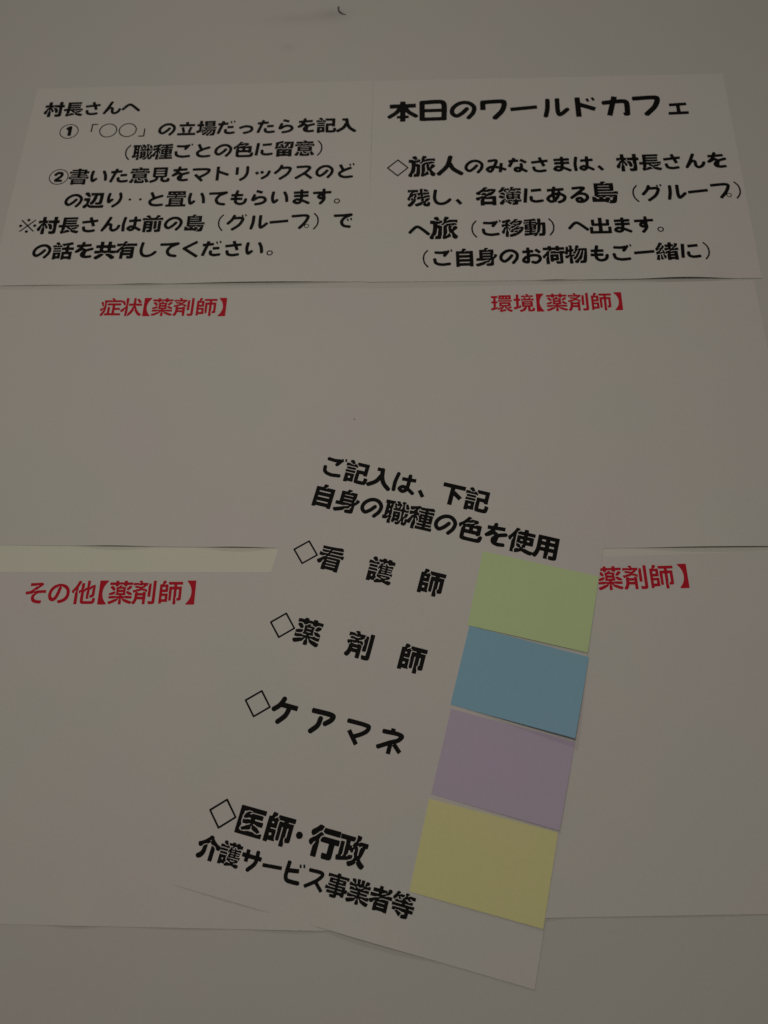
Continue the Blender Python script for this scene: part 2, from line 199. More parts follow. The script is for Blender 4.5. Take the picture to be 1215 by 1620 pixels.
 [[79,-1,82,-2,98,-1,107,3,112,3,115,5,116,9,115,16,110,18,102,23,99,27,99,30,101,31,104,30,113,26,118,21,121,20,171,20,178,23,184,26,188,30,189,34,189,45,187,52,177,59,157,68,150,76,151,78,157,77,180,67,221,67,224,68,226,70,227,73,227,166,227,168,232,169,240,173,249,174,251,177,252,180,252,196,250,201,250,207,247,213,245,224,241,229,241,232,238,235,227,243,220,244,209,247,73,247,55,244,52,241,45,240,38,234,35,228,31,212,31,126,40,109,42,102,42,96,41,95,40,95,33,101,23,120,12,120,9,118,4,107,0,102,0,84,4,79,16,71,20,68,23,66,29,60,32,59,49,42,51,38,57,32,63,23,68,18,69,15,73,10,74,7],[137,49,113,59,87,60,70,68,63,74,61,77,63,78,70,77,91,67,118,67,140,57,146,53,148,51,148,49,141,48],[73,108,72,116,73,129,104,130,107,129,108,112,107,108],[149,108,148,116,149,129,182,130,185,129,186,112,185,108],[218,169,213,173,210,178,205,179,202,181,199,181,191,181,188,180,186,177,185,171,184,170,74,170,73,171,72,173,72,201,74,204,77,206,90,206,95,208,185,208,191,206,199,206,204,204,207,199,210,187,215,181,221,177,224,174,224,171,223,170]],
 [[36,24,41,23,73,27,74,27,75,29,55,223,54,226,52,227,18,223,16,223,16,221,34,27],[196,32,213,30,216,31,219,32,222,68,221,70,113,80,107,79,104,49,104,40],[101,130,107,130,113,132,119,135,123,140,125,146,125,176,126,180,130,184,145,189,155,191,163,191,226,181,234,185,240,193,242,201,240,210,232,220,230,220,187,228,168,230,152,230,137,228,123,224,110,218,99,211,93,203,88,191,85,177,85,149,86,145,88,140,92,135,96,132]],
 [[89,1,91,0,109,0,116,7,119,10,115,15,114,26,105,39,85,39,70,44,63,48,60,51,58,54,58,73,48,87,47,91,48,94,49,95,52,94,60,84,65,80,74,82,84,86,90,85,90,84,88,80,85,77,71,72,69,70,67,66,67,57,68,55,74,52,88,47,98,47,105,49,109,55,110,59,114,63,115,66,119,71,122,80,119,96,119,101,121,104,123,104,126,102,129,93,131,77,137,68,139,59,143,54,148,51,150,48,148,44,143,44,140,46,137,50,132,51,120,52,116,51,114,43,123,29,123,16,124,13,237,13,240,16,241,48,239,52,239,73,238,77,238,90,236,95,236,102,230,121,223,128,220,124,218,124,176,123,170,121,164,116,166,104,170,98,177,94,191,94,193,93,195,90,196,82,197,79,197,70,198,65,198,54,198,52,196,52,185,52,183,52,182,55,181,65,176,82,173,86,165,91,160,96,157,101,156,109,154,115,121,127,105,119,99,119,91,115,87,114,82,116,63,117,41,121,32,125,29,129,27,132,24,133,21,132,17,127,9,115,10,99,14,95,17,87,17,26,18,23,20,21,26,19,32,19,63,10,87,3],[204,41,202,42,202,45,204,48,207,48,211,45,210,41],[95,102,92,104,91,107,91,110,95,112,98,110,98,107,98,104],[78,124,80,123,88,124,93,126,104,128,112,132,118,134,123,134,137,131,155,124,160,125,165,129,171,131,216,131,221,130,222,135,222,243,221,248,216,250,185,250,182,249,180,247,179,243,177,242,76,242,73,243,71,249,68,251,37,252,34,251,31,246,32,137,38,131,46,128],[73,160,71,163,71,165,74,167,104,167,107,165,107,163,107,162,104,160],[146,160,144,163,145,165,148,167,179,167,182,165,182,163,182,162,179,160],[73,199,71,202,71,204,74,206,104,206,107,204,107,202,107,201,104,199],[146,199,144,202,145,204,148,206,179,206,182,204,182,202,182,201,179,199]],
 [[118,-2,126,-3,138,-2,141,1,143,5,147,10,149,16,151,17,226,17,229,18,231,23,231,45,230,48,221,52,191,52,179,60,175,66,177,68,180,68,198,59,224,59,230,58,241,58,244,60,245,63,245,90,244,93,240,95,221,95,219,95,218,91,215,88,209,86,45,86,37,88,34,91,32,95,30,95,12,95,9,94,6,90,6,63,7,60,10,58,18,58,24,59,54,59,70,68,73,68,74,65,73,60,62,52,29,52,20,48,19,45,19,23,21,18,24,17,93,17,109,27,116,28,118,27,117,24,112,18,100,12,100,5,101,2,104,0,110,0],[63,44,62,45,62,48,65,50,72,45],[87,44,86,45,86,46,91,52,102,59,105,59,146,59,162,50,164,46,164,45,162,44,155,44,141,52,109,52,96,44],[182,44,185,49,187,49,190,46,190,45,188,44],[45,95,49,94,202,94,205,94,215,99,216,102,216,174,235,198,239,204,240,207,244,212,244,227,243,230,240,234,224,240,210,240,205,237,200,223,196,204,193,196,182,188,179,184,187,180,205,177,207,174,205,171,191,171,184,172,177,174,168,180,138,171,123,171,125,174,130,177,154,185,157,187,154,195,149,205,141,209,118,201,114,199,103,179,103,177,108,173,108,171,107,170,98,170,93,172,70,172,63,174,41,169,38,171,38,176,40,177,60,182,63,187,52,230,46,236,43,241,40,244,23,244,18,242,13,238,9,237,5,232,5,216,14,207,15,204,18,201,23,193,26,190,27,186,32,179,33,174,36,171,36,101,37,99],[74,115,73,116,73,120,74,121,77,122,174,122,177,121,179,118,177,115,174,114],[74,144,73,146,73,149,74,151,77,151,174,151,177,151,179,148,177,145,174,144],[72,180,76,180,91,180,94,182,103,199,104,202,105,210,120,211,135,217,146,217,155,212,163,198,163,188,168,188,176,195,184,200,186,204,191,223,190,229,187,238,179,246,170,248,87,248,73,245,66,238,64,229,64,223,66,213,72,191]],
 [[41,5,43,5,45,7,65,32,75,46,82,59,87,71,91,87,95,118,95,132,92,157,89,173,85,185,78,201,67,218,45,248,43,249,41,249,34,246,28,240,28,238,56,201,67,180,72,165,74,151,76,132,76,120,73,93,67,70,62,60,56,51,28,16,33,9,37,6]],
 [[121,4,141,5,157,8,166,11,187,21,207,35,220,49,226,59,235,74,242,93,246,116,245,141,242,157,239,166,229,187,216,205,201,220,191,226,176,235,157,242,134,246,109,245,93,242,84,239,63,229,45,216,30,201,24,191,15,176,8,157,4,134,5,109,8,93,11,84,21,63,35,43,49,30,63,21,76,14,99,6],[121,16,101,19,82,25,62,36,54,43,43,54,30,71,22,90,17,109,16,134,19,149,22,160,30,177,36,188,43,196,54,207,71,220,90,228,109,233,134,234,149,231,160,228,177,220,188,214,196,207,207,196,220,179,228,160,233,141,234,116,231,101,228,90,220,73,214,62,207,54,196,43,179,30,160,22,141,17],[123,43,143,44,151,46,162,50,166,54,173,60,179,73,182,85,182,98,179,110,175,121,163,137,133,165,135,166,174,167,175,170,175,201,174,203,173,204,82,204,80,202,80,188,75,182,74,177,73,165,82,155,117,126,130,113,141,99,142,95,142,88,140,84,134,83,121,83,116,84,112,88,96,107,90,111,80,112,72,109,66,103,63,95,64,85,66,80,80,63,93,52,105,45,116,43]],
 [[106,-1,109,-2,141,-1,145,2,145,13,146,15,148,15,212,16,217,21,218,42,241,42,246,45,247,48,247,74,246,77,244,79,241,80,218,80,217,93,209,97,202,98,143,99,140,101,139,102,141,105,145,106,204,106,213,104,221,99,229,99,231,102,231,118,230,120,223,123,213,125,143,125,140,127,140,130,141,132,145,133,218,133,227,131,235,125,243,125,246,127,247,130,247,157,245,162,241,163,220,162,220,157,216,154,213,153,41,153,35,155,34,157,33,162,30,163,9,163,4,160,3,157,3,130,4,127,7,125,13,125,21,131,30,133,105,133,109,132,110,130,110,127,107,125,35,125,27,123,20,120,19,116,19,102,23,99,24,99,29,104,37,106,109,106,111,102,110,101,107,99,43,99,27,95,27,90,27,84,34,80,107,79,110,77,111,76,109,73,30,72,24,75,21,79,18,80,7,80,4,77,3,74,3,46,7,42,26,43,30,48,37,50,110,49,112,48,112,45,109,42,43,42,30,39,30,37,30,20,32,16,35,16,101,15,102,15,103,13,103,2],[140,43,138,46,138,48,141,50,180,50,184,48,184,46,184,44,180,42],[141,73,139,76,140,77,143,79,179,79,182,77,182,76,182,74,179,72],[42,162,46,161,207,161,210,161,215,164,218,163,219,173,219,246,218,249,216,251,213,252,182,252,179,251,177,249,176,245,174,244,79,244,76,244,74,249,71,251,40,252,37,251,35,249,34,246,34,166,35,164],[71,180,69,182,69,185,71,187,74,187,179,187,182,187,184,184,182,180,179,180],[71,207,69,209,69,212,71,213,74,214,179,214,182,213,184,210,182,207,179,206]],
 [[36,35,45,34,54,36,60,42,64,49,55,115,55,127,56,143,61,170,63,170,80,151,88,149,98,150,104,154,109,159,111,166,111,173,108,179,87,203,73,215,66,218,59,220,48,219,41,215,37,211,30,202,27,195,22,179,16,146,15,130,15,110,17,90,24,48,25,43],[172,37,179,36,184,37,194,43,211,80,220,107,225,135,230,185,224,195,221,198,215,201,205,202,201,200,196,197,190,190,186,145,181,116,175,98,157,59,158,51,162,44,166,40]],
 [[40,7,43,6,207,6,210,7,213,11,214,13,214,152,213,154,205,155,204,164,177,165,174,166,173,184,173,195,174,198,184,201,201,202,210,201,211,187,216,178,220,175,227,173,234,173,240,175,245,179,248,184,250,188,252,205,251,216,250,221,243,230,235,236,226,239,205,242,188,242,179,241,168,239,159,235,151,230,144,224,136,212,133,199,133,180,134,168,134,165,115,165,113,166,107,190,101,205,95,213,84,223,65,233,24,248,15,246,7,241,3,235,2,227,3,220,8,212,15,208,51,195,61,190,65,187,67,184,72,168,71,165,70,165,46,164,45,155,37,154,36,152,36,13,37,11],[74,44,73,54,74,56,76,56,174,56,176,55,177,54,177,46,176,45,174,44],[80,79,76,79,74,80,74,95,76,96,174,96,176,95,176,80,174,79],[74,119,73,132,74,135,76,135,174,135,176,134,177,121,176,120,174,119]],
 [[43,32,157,31,204,34,218,36,226,39,234,45,239,52,242,65,242,74,241,84,235,99,229,111,224,118,215,127,205,136,180,156,133,185,134,187,164,221,162,224,137,247,135,248,134,247,129,242,47,151,41,145,41,143,70,117,77,124,102,153,105,154,146,131,176,109,195,90,198,84,201,74,151,71,23,73,20,71,20,65,18,60,16,54,18,45,20,40,20,34]],
 [[68,15,98,15,100,16,100,74,101,78,220,130,222,132,209,165,207,167,205,167,101,122,100,126,100,232,99,235,98,235,63,235,60,234,60,232,60,18,62,15]],
 [[182,16,188,15,198,16,204,20,210,27,212,98,210,123,203,152,196,170,188,186,177,202,168,212,154,223,124,245,110,245,104,242,99,237,97,234,95,226,99,213,135,187,146,177,156,162,165,138,170,118,173,91,170,46,170,27,171,26,177,20],[46,30,48,30,82,30,85,30,85,32,85,148,84,150,48,150,46,149]],
 [[124,93,127,92,129,93,147,130,145,133,115,148,112,148,93,110,95,108],[199,93,204,92,212,92,220,95,226,103,228,113,215,151,206,170,196,184,184,195,134,230,123,230,116,227,110,221,107,215,107,205,110,198,149,171,159,163,168,154,177,138,191,99],[66,102,68,102,70,105,86,137,87,141,55,157,52,158,33,120,35,118]],
 [[96,7,107,6,112,8,117,12,121,18,123,24,123,29,120,37,121,38,177,36,188,37,201,39,210,43,221,51,227,62,230,71,229,88,222,112,207,141,193,164,182,177,163,196,145,210,98,245,95,243,85,240,79,235,74,226,74,213,134,168,152,151,164,137,175,118,184,99,190,80,190,79,187,77,173,76,104,80,92,98,81,112,41,152,40,153,27,154,18,150,15,146,11,138,11,126,49,87,62,71,72,52,86,13]],
 [[124,26,154,25,168,26,184,28,193,32,201,36,209,45,212,51,215,60,215,68,213,76,209,87,201,99,190,115,163,146,164,149,237,215,234,221,212,244,208,241,132,174,129,175,38,240,37,240,32,235,25,230,19,223,17,215,14,210,15,208,90,154,122,129,137,115,155,94,169,76,173,68,171,67,165,66,124,66,77,69,37,70,35,68,35,62,32,55,31,49,31,45,34,38,35,30,37,30,59,30]],
 [[221,5,225,5,236,38,234,40,220,45,218,45,206,12,209,10],[180,13,184,12,185,14,196,46,194,48,179,53,175,46,166,20,168,18],[76,18,77,17,79,20,112,91,113,91,140,78,182,62,190,64,196,68,202,76,203,82,201,91,196,99,156,115,138,123,101,144,84,156,76,164,74,166,75,174,80,184,87,190,96,194,113,198,134,201,152,200,196,194,207,193,217,201,220,205,221,210,221,216,220,221,211,232,163,239,145,241,129,241,104,237,82,232,70,226,59,219,47,205,39,191,35,176,34,162,36,154,41,143,46,136,59,125,75,113,76,110,42,34]],
 [[18,4,21,3,38,3,45,7,47,10,51,12,54,15,57,16,63,23,66,34,76,55,77,58,80,59,84,57,85,55,85,52,72,21,77,15,229,15,234,16,236,20,236,23,236,84,235,90,235,123,233,127,233,146,232,151,232,160,228,179,226,182,224,190,207,197,201,197,188,200,166,200,157,198,148,194,144,184,142,180,142,170,148,160,176,159,180,160,183,159,187,141,187,130,189,126,189,105,190,101,190,68,192,63,190,60,187,60,166,60,163,61,163,73,161,77,161,85,160,90,158,105,150,137,148,140,145,148,135,162,132,168,131,174,128,180,116,192,99,195,95,195,91,194,80,184,78,179,78,171,89,146,101,130,101,126,104,123,105,118,107,115,108,110,113,91,114,84,115,79,115,73,117,63,126,57,126,54,123,52,118,52,115,55,114,59,112,60,87,60,85,61,84,67,77,73,74,74,68,80,48,80,44,77,43,74,38,70,37,66,30,60,26,57,20,51,16,49,12,45,9,43,3,37,3,18,13,7],[2,95,7,93,73,93,78,96,79,101,78,148,69,170,69,184,72,190,85,201,91,203,104,203,112,201,127,204,146,204,163,208,193,208,205,205,210,204,221,201,249,201,253,205,254,221,248,243,245,246,223,246,218,247,115,247,110,246,104,246,85,241,74,236,67,230,63,229,59,224,55,223,46,232,45,235,41,238,40,241,37,244,34,249,26,250,13,250,10,249,-3,232,-3,213,1,207,15,193,18,191,24,185,34,180,34,141,34,139,32,138,5,138,1,135,0,132,0,99]],
 [[180,13,187,12,193,13,199,16,204,21,215,59,219,79,220,95,217,120,212,137,205,157,197,173,188,187,180,196,163,212,124,244,112,244,104,240,101,236,98,232,97,227,98,215,102,210,138,181,154,165,167,143,175,123,180,101,180,84,176,68,168,38,166,30,169,23,172,18],[53,18,62,17,69,20,74,24,79,34,70,88,71,121,73,121,85,107,91,105,96,105,101,105,108,109,112,113,116,121,115,129,114,134,96,155,80,173,74,177,66,180,55,180,51,178,41,170,36,160,33,148,31,135,30,98,31,77,34,59,41,27,46,22]],
 [[57,109,66,108,71,110,77,115,80,121,80,129,77,134,73,139,66,142,59,142,53,140,48,135,45,129,45,121,47,116,52,111],[184,109,193,108,198,109,204,114,207,120,208,126,206,132,201,139,195,142,187,142,182,141,177,137,174,132,173,126,174,118,179,112]],
 [[21,9,26,8,227,8,230,8,233,10,234,15,234,66,234,72,229,70,221,72,138,72,135,73,132,77,134,80,135,81,143,80,226,80,232,77,234,76,234,73,237,72,241,76,242,79,242,104,240,108,237,109,221,109,220,109,216,105,209,102,138,102,128,104,126,109,127,112,129,112,135,109,202,109,213,114,214,118,214,205,215,207,216,208,241,208,246,210,247,213,247,238,245,243,240,244,10,244,7,244,4,241,3,234,3,213,4,210,9,208,34,208,35,207,36,205,36,118,37,114,46,109,99,109,106,105,107,102,105,99,102,99,99,99,95,102,41,102,34,105,30,109,10,109,7,107,6,104,6,77,7,74,10,72,13,72,16,76,27,80,105,80,109,79,111,76,109,73,105,72,32,72,18,67,17,63,17,15,18,12],[57,40,55,43,55,45,59,47,76,47,79,45,79,43,79,41,76,39],[115,40,113,43,113,45,116,47,135,47,138,45,139,43,138,41,135,39],[173,40,171,43,171,45,174,47,195,47,198,45,198,43,198,41,195,39],[71,129,69,130,69,134,71,135,74,136,176,136,179,135,181,132,179,129,176,128],[73,155,71,157,71,160,73,162,76,162,174,162,177,162,179,159,177,155,174,155],[71,180,69,182,69,185,71,187,74,187,176,187,179,187,181,184,179,180,176,180],[73,207,71,209,71,212,73,213,76,214,174,214,177,213,179,210,177,207,174,206]],
 [[204,23,223,21,230,23,237,26,243,34,245,41,242,52,237,60,227,65,184,85,171,91,159,99,147,112,138,126,132,138,130,148,131,157,136,170,144,180,149,186,160,190,168,192,202,197,218,201,223,207,226,212,226,223,225,227,221,232,210,239,209,239,159,231,146,228,137,224,123,216,113,207,104,195,99,185,92,166,91,159,90,145,92,130,97,116,104,104,116,87,128,74,129,73,127,71,23,75,21,74,20,70,16,65,13,57,14,48,21,35,27,34,96,33,146,30]],
 [[102,7,112,6,116,8,120,10,129,20,121,60,121,64,177,65,179,65,180,68,180,102,179,104,115,105,112,105,110,118,112,120,173,120,175,121,175,123,175,157,174,160,112,160,111,162,112,173,115,180,117,184,124,190,132,194,141,197,151,198,163,195,179,187,186,180,189,173,195,141,201,135,209,131,218,131,226,134,232,143,234,151,228,182,225,191,218,204,208,215,201,221,185,229,173,234,155,237,143,237,127,234,107,226,91,215,80,201,74,185,70,161,32,160,30,159,30,121,32,120,70,120,71,110,71,105,70,105,38,105,36,104,35,66,38,65,76,65,79,63,90,13,91,12,95,11]],
 [[124,10,134,10,145,15,149,15,150,35,152,37,210,35,213,35,215,37,216,66,215,75,154,77,151,77,151,79,152,85,154,87,198,85,213,86,215,88,215,124,199,126,152,127,150,155,151,159,176,171,233,202,235,213,234,223,229,230,216,236,213,236,202,231,165,210,145,200,143,201,139,209,135,213,127,221,119,226,105,232,88,235,70,233,55,228,46,223,33,213,27,204,25,198,25,190,27,181,36,165,45,155,52,150,62,144,76,141,87,141,110,145,112,130,111,129,109,128,62,130,43,130,41,129,40,115,40,93,41,90,109,88,111,87,111,80,111,79,109,78,37,80,35,77,35,41,37,40,109,38,110,35,110,16,112,15,116,14],[77,181,71,187,69,190,82,194,87,195,95,193,101,190,105,187,102,185,90,182,82,180]],
 [[141,1,146,0,152,2,159,5,162,9,164,10,166,34,167,41,168,43,234,40,236,77,235,79,232,80,185,82,169,84,166,110,171,127,173,143,172,157,169,173,162,187,156,198,123,240,115,243,109,244,99,241,94,235,90,227,89,218,118,182,125,171,124,170,115,170,109,169,101,167,91,162,79,154,69,143,66,135,65,130,66,118,70,105,81,88,80,87,24,90,16,89,14,52,15,50,26,49,126,45,127,41,125,23,125,12,134,4],[112,116,109,119,107,124,112,128,115,128,118,124,119,120,116,117]],
 [[46,159,62,158,71,161,76,164,82,169,86,174,89,179,92,188,92,202,88,213,85,218,77,225,65,231,54,233,45,231,37,228,29,222,25,218,19,205,17,195,19,185,23,176,32,165,38,161],[48,174,41,177,35,185,33,190,33,201,37,208,43,214,49,217,60,217,70,212,75,205,77,198,76,188,73,181,66,175,59,173,52,173]],
 [[118,21,129,20,134,22,140,27,143,32,145,40,143,48,138,55,130,59,124,60,115,57,109,52,106,46,105,40,107,32,108,29,113,24],[45,35,49,37,124,112,127,111,202,36,204,35,205,36,214,45,215,46,213,49,138,124,139,127,214,202,215,204,214,205,205,214,204,215,201,213,126,138,123,139,48,214,46,215,45,214,36,205,35,204,37,201,112,126,111,123,36,48,35,46,36,45],[36,105,40,105,45,106,52,109,57,115,60,124,59,132,55,138,48,143,40,145,29,142,23,135,20,129,20,121,23,115,29,108],[206,105,212,105,221,108,227,115,230,121,229,130,226,137,221,142,210,145,202,143,197,140,193,135,190,126,191,120,195,112,199,108],[118,191,126,190,135,193,141,198,144,204,145,212,142,221,137,226,130,229,121,230,116,228,110,223,107,218,105,210,107,202,111,196]],
 [[161,13,166,13,173,14,185,21,185,51,187,53,230,50,233,51,234,52,236,80,235,89,230,91,190,93,187,95,186,137,184,157,185,160,205,172,245,198,248,207,247,215,244,223,240,227,235,229,223,231,184,205,176,200,174,200,160,217,149,225,135,231,126,233,118,232,105,228,88,218,77,208,72,199,70,195,70,185,72,177,79,166,93,152,104,145,113,142,129,141,143,144,145,144,145,141,146,132,146,98,143,96,95,100,92,99,91,93,89,62,90,61,95,59,145,56,145,54,146,21,149,20,157,14],[36,16,43,15,52,17,59,23,64,29,64,30,53,95,50,123,50,159,55,215,55,223,45,232,40,234,34,235,24,232,15,224,11,174,9,135,13,96,25,24,26,22,29,21],[121,182,118,183,115,187,116,189,123,192,127,191,135,185,135,184,134,183,126,181]],
 [[61,-1,63,-2,74,-2,79,-1,94,18,101,29,104,37,107,37,149,37,154,29,157,26,160,18,164,15,170,1,173,-1,190,-2,202,3,207,3,211,7,211,26,187,39,183,43,181,48,184,48,188,48,209,37,243,38,248,43,248,73,245,77,241,78,238,78,229,73,224,72,195,72,184,77,174,75,145,75,135,77,124,74,24,74,12,78,7,78,2,73,2,66,2,43,7,38,45,37,59,44,65,48,70,48,73,48,73,46,71,43,65,37,46,27,43,27,41,24,41,10,42,7,45,5,59,1],[95,43,91,48,95,48,97,48,98,45,96,43],[196,80,199,80,221,80,229,83,231,85,231,226,230,237,223,244,213,248,207,249,202,250,163,250,158,245,158,238,154,229,154,213,159,211,168,211,173,209,188,209,190,209,190,207,191,85,191,83],[24,82,29,81,120,81,127,84,131,87,131,232,129,240,124,245,115,248,105,250,71,250,68,249,67,248,64,229,64,215,66,212,68,211,90,210,90,198,90,196,88,195,62,195,58,196,58,207,55,213,55,232,56,238,57,248,52,250,24,250,21,250,18,247,17,243,17,88,18,85],[145,84,148,83,171,83,177,85,179,87,180,196,178,199,174,201,151,205,145,205,142,204,141,199,140,88,141,85],[59,115,57,118,57,120,60,122,90,122,93,120,93,118,93,116,90,114],[59,154,57,157,57,159,60,161,90,161,93,159,93,157,93,155,90,153]],
 [[103,-1,105,-2,124,-2,129,0,140,0,143,2,144,5,143,12,129,21,125,26,126,29,127,29,132,29,149,19,205,19,209,20,211,24,211,105,205,109,193,113,74,113,71,115,71,118,73,120,196,120,205,118,216,114,245,114,248,118,248,146,246,149,243,151,241,151,238,146,232,144,74,144,71,144,70,146,69,149,71,151,74,151,227,151,238,155,239,166,238,171,238,184,236,188,236,196,235,201,233,218,229,230,226,240,216,248,202,252,165,252,162,251,159,248,157,243,137,242,134,240,132,235,130,235,18,234,15,233,13,230,12,177,13,174,15,173,18,172,32,172,35,177,48,184,53,184,54,196,71,197,73,196,73,195,73,183,54,182,54,177,51,174,43,171,35,170,35,23,37,20,40,19,93,19,95,18,97,13,99,3],[73,49,71,51,71,54,73,56,76,56,170,56,173,55,175,52,173,49,170,49],[71,80,69,82,69,85,71,87,74,87,171,87,174,87,176,84,174,80,171,80],[80,172,79,173,79,176,82,178,85,175,88,175,99,175,104,177,107,174,107,173,104,172],[140,172,135,174,134,176,134,181,137,182,143,180,148,180,159,180,166,182,170,180,172,177,170,174,165,172],[201,172,198,174,197,177,199,180,201,181,206,179,207,176,205,173],[113,183,113,190,113,196,129,197,132,196,133,187,132,183],[173,183,172,187,173,212,176,212,188,212,192,204,195,187,195,184,191,183],[163,216,161,218,161,230,158,235,159,237,162,239,165,238,168,234,166,226,168,220,166,216]],
 [[229,5,232,5,241,34,238,36,224,40,222,38,214,12,216,9],[88,12,95,11,99,12,104,15,109,20,112,27,113,34,110,41,112,43,157,40,182,42,183,40,176,20,177,18,182,16,191,13,195,13,204,41,194,46,204,53,210,60,215,71,216,80,211,104,203,124,189,152,173,176,160,190,145,204,88,247,76,244,68,238,64,230,63,216,120,173,139,154,150,140,159,124,170,101,175,84,174,82,170,81,146,80,93,85,85,99,72,116,36,157,24,159,18,158,12,154,8,149,6,145,6,130,37,96,48,82,59,63,76,20,82,14]],
 [[149,23,159,22,166,25,174,25,175,27,172,132,173,166,174,176,176,177,182,172,209,143,221,132,232,130,240,133,245,137,248,141,250,148,250,152,248,160,207,203,184,220,177,223,171,225,162,225,157,223,151,220,146,215,141,207,138,198,133,173,132,124,135,27,137,25,143,25],[68,26,74,24,82,26,87,29,95,37,92,112,89,140,86,159,70,227,59,234,49,235,45,234,39,230,31,220,43,165,50,130,53,96,55,37,55,35,63,28]],
 [[223,96,232,95,234,98,237,132,235,135,23,155,18,155,16,152,13,118,15,115]],
 [[139,21,180,20,199,23,212,27,221,32,227,37,231,43,235,52,236,65,231,87,220,115,207,140,191,166,191,168,198,166,207,165,216,167,223,171,227,174,232,182,234,188,235,196,232,207,226,217,215,223,209,225,201,225,191,222,186,218,181,213,177,205,175,199,174,189,134,238,130,241,127,240,116,239,110,236,105,229,103,221,100,218,100,216,148,157,167,130,173,120,186,93,194,73,195,66,195,64,190,62,177,60,152,60,46,69,23,69,21,68,18,49,20,40,19,32,19,30,21,30,41,29],[201,175,195,177,190,182,186,188,185,199,188,205,195,212,202,215,212,214,218,210,223,205,225,198,225,191,221,184,216,179,209,175]],
 [[201,23,213,21,223,22,227,24,233,27,237,32,240,38,240,46,237,52,233,59,224,65,182,85,168,93,159,99,149,110,139,123,132,138,130,148,131,157,136,170,144,180,149,186,163,191,210,197,213,198,218,204,222,212,221,223,218,228,215,231,204,237,154,229,140,225,132,222,123,216,112,205,104,195,99,185,94,171,91,159,90,148,91,137,94,124,100,110,115,89,129,73,127,71,23,75,21,74,20,70,14,62,13,55,15,46,21,35,27,34,98,33,146,30],[220,88,224,88,226,90,236,121,220,128,218,127,216,124,206,95,209,92],[180,98,184,97,186,99,198,129,198,130,196,132,182,138,180,137,167,105,167,104,168,103]],
 [[43,-1,46,-2,59,-2,63,1,68,5,72,12,72,15,76,20,83,34,83,40,95,41,100,45,104,51,108,59,114,62,114,66,113,68,102,73,98,72,16,72,10,74,5,79,4,80,1,77,-2,73,-2,48,-1,45,4,41,32,41,48,50,54,51,71,51,76,49,81,46,81,43,79,41,74,41,62,47,59,50,57,50,51,41,30,29,28,23,28,9,32,4],[204,2,207,2,221,2,226,4,232,10,233,13,237,18,237,34,232,39,227,39,216,43,193,49,192,52,193,74,196,75,245,75,248,76,251,80,252,110,251,113,249,115,246,116,195,116,193,116,192,118,193,135,232,136,235,137,237,140,237,246,234,250,202,250,198,248,196,241,195,241,151,241,148,241,147,248,143,251,112,251,109,249,108,245,108,238,112,221,112,152,111,146,111,140,113,137,115,136,152,135,153,120,152,116,151,116,112,115,105,107,106,82,109,80,120,75,152,74,153,60,157,55,157,51,159,50,162,49,163,48,164,45,162,42,159,43,157,45,155,49,152,49,150,51,148,56,143,58,135,58,130,59,118,59,113,46,110,41,107,38,100,34,100,26,104,22,112,22,137,17,143,17,174,11],[17,80,21,80,95,80,97,82,97,84,97,102,95,105,93,106,16,106,13,107,10,109,9,105,9,85,10,83],[10,112,16,114,96,114,99,115,105,121,104,132,101,137,93,138,88,139,16,139,13,140,10,142,9,137],[10,145,16,147,91,147,98,145,101,146,103,157,103,218,101,229,99,234,96,236,51,236,49,237,48,245,43,248,15,248,10,246,9,241],[148,176,147,184,148,201,191,201,196,201,197,179,196,176],[49,179,49,182,49,198,52,198,66,198,67,195,67,179,63,178]],
 [[60,1,63,0,70,-1,96,0,99,1,102,5,102,48,104,49,110,50,145,49,148,48,148,5,151,1,154,0,185,0,190,1,193,5,193,48,196,49,238,50,242,52,243,55,243,88,242,91,237,94,194,95,193,98,193,126,194,127,196,128,246,128,249,129,252,134,252,166,251,170,246,172,202,172,173,163,154,163,140,166,124,172,121,172,110,166,95,163,76,163,73,163,52,172,5,172,2,171,-1,168,-2,165,-2,134,1,129,4,128,54,128,56,127,57,126,57,98,56,95,15,94,10,91,9,88,9,55,10,52,13,50,54,49,57,48,57,5],[104,94,102,96,102,98,102,124,104,127,145,128,148,126,148,98,146,95],[76,171,79,170,88,170,105,174,112,177,114,179,115,182,115,187,112,195,88,218,83,221,77,228,74,229,70,234,66,235,63,238,60,240,43,252,37,254,23,254,20,253,10,243,5,240,3,237,3,220,4,216,7,213,13,211,16,208,37,195,40,191,43,190,49,183,55,180,66,176],[154,171,157,170,168,171,188,177,205,183,210,188,213,190,218,195,221,196,225,201,229,202,236,210,240,212,245,216,246,220,246,230,246,237,245,240,241,243,238,245,226,253,209,254,205,253,196,243,191,240,182,230,179,229,173,223,170,221,165,216,162,215,157,210,148,204,145,201,141,199,135,193,134,190,134,182,135,178,140,175]],
 [[90,-1,93,-2,104,-1,124,3,128,7,128,20,124,24,111,34,108,40,108,41,110,42,116,40,126,33,130,31,240,31,243,32,245,35,245,66,244,70,241,72,218,72,212,70,107,71,91,79,86,85,87,88,91,88,112,78,205,78,216,81,217,85,217,224,213,240,205,247,190,250,145,250,140,248,139,238,134,227,134,215,135,212,140,209,173,211,174,210,175,209,174,202,98,202,95,202,94,204,94,245,93,248,90,251,87,252,57,251,54,249,53,246,53,159,64,130,63,120,62,121,54,130,42,160,35,166,27,169,13,169,10,166,9,163,4,159,0,152,0,137,1,134,10,126,14,124,23,115,27,112,29,109,38,100,45,90,54,79,73,68,77,63,76,62,74,61,67,62,48,72,9,72,6,70,5,66,5,37,5,34,7,32,10,31,77,31,84,15,86,4],[95,115,93,116,93,120,95,121,98,122,173,122,176,121,178,118,176,115,173,114],[95,157,93,159,93,162,95,163,98,164,173,164,176,163,178,160,176,157,173,156]],
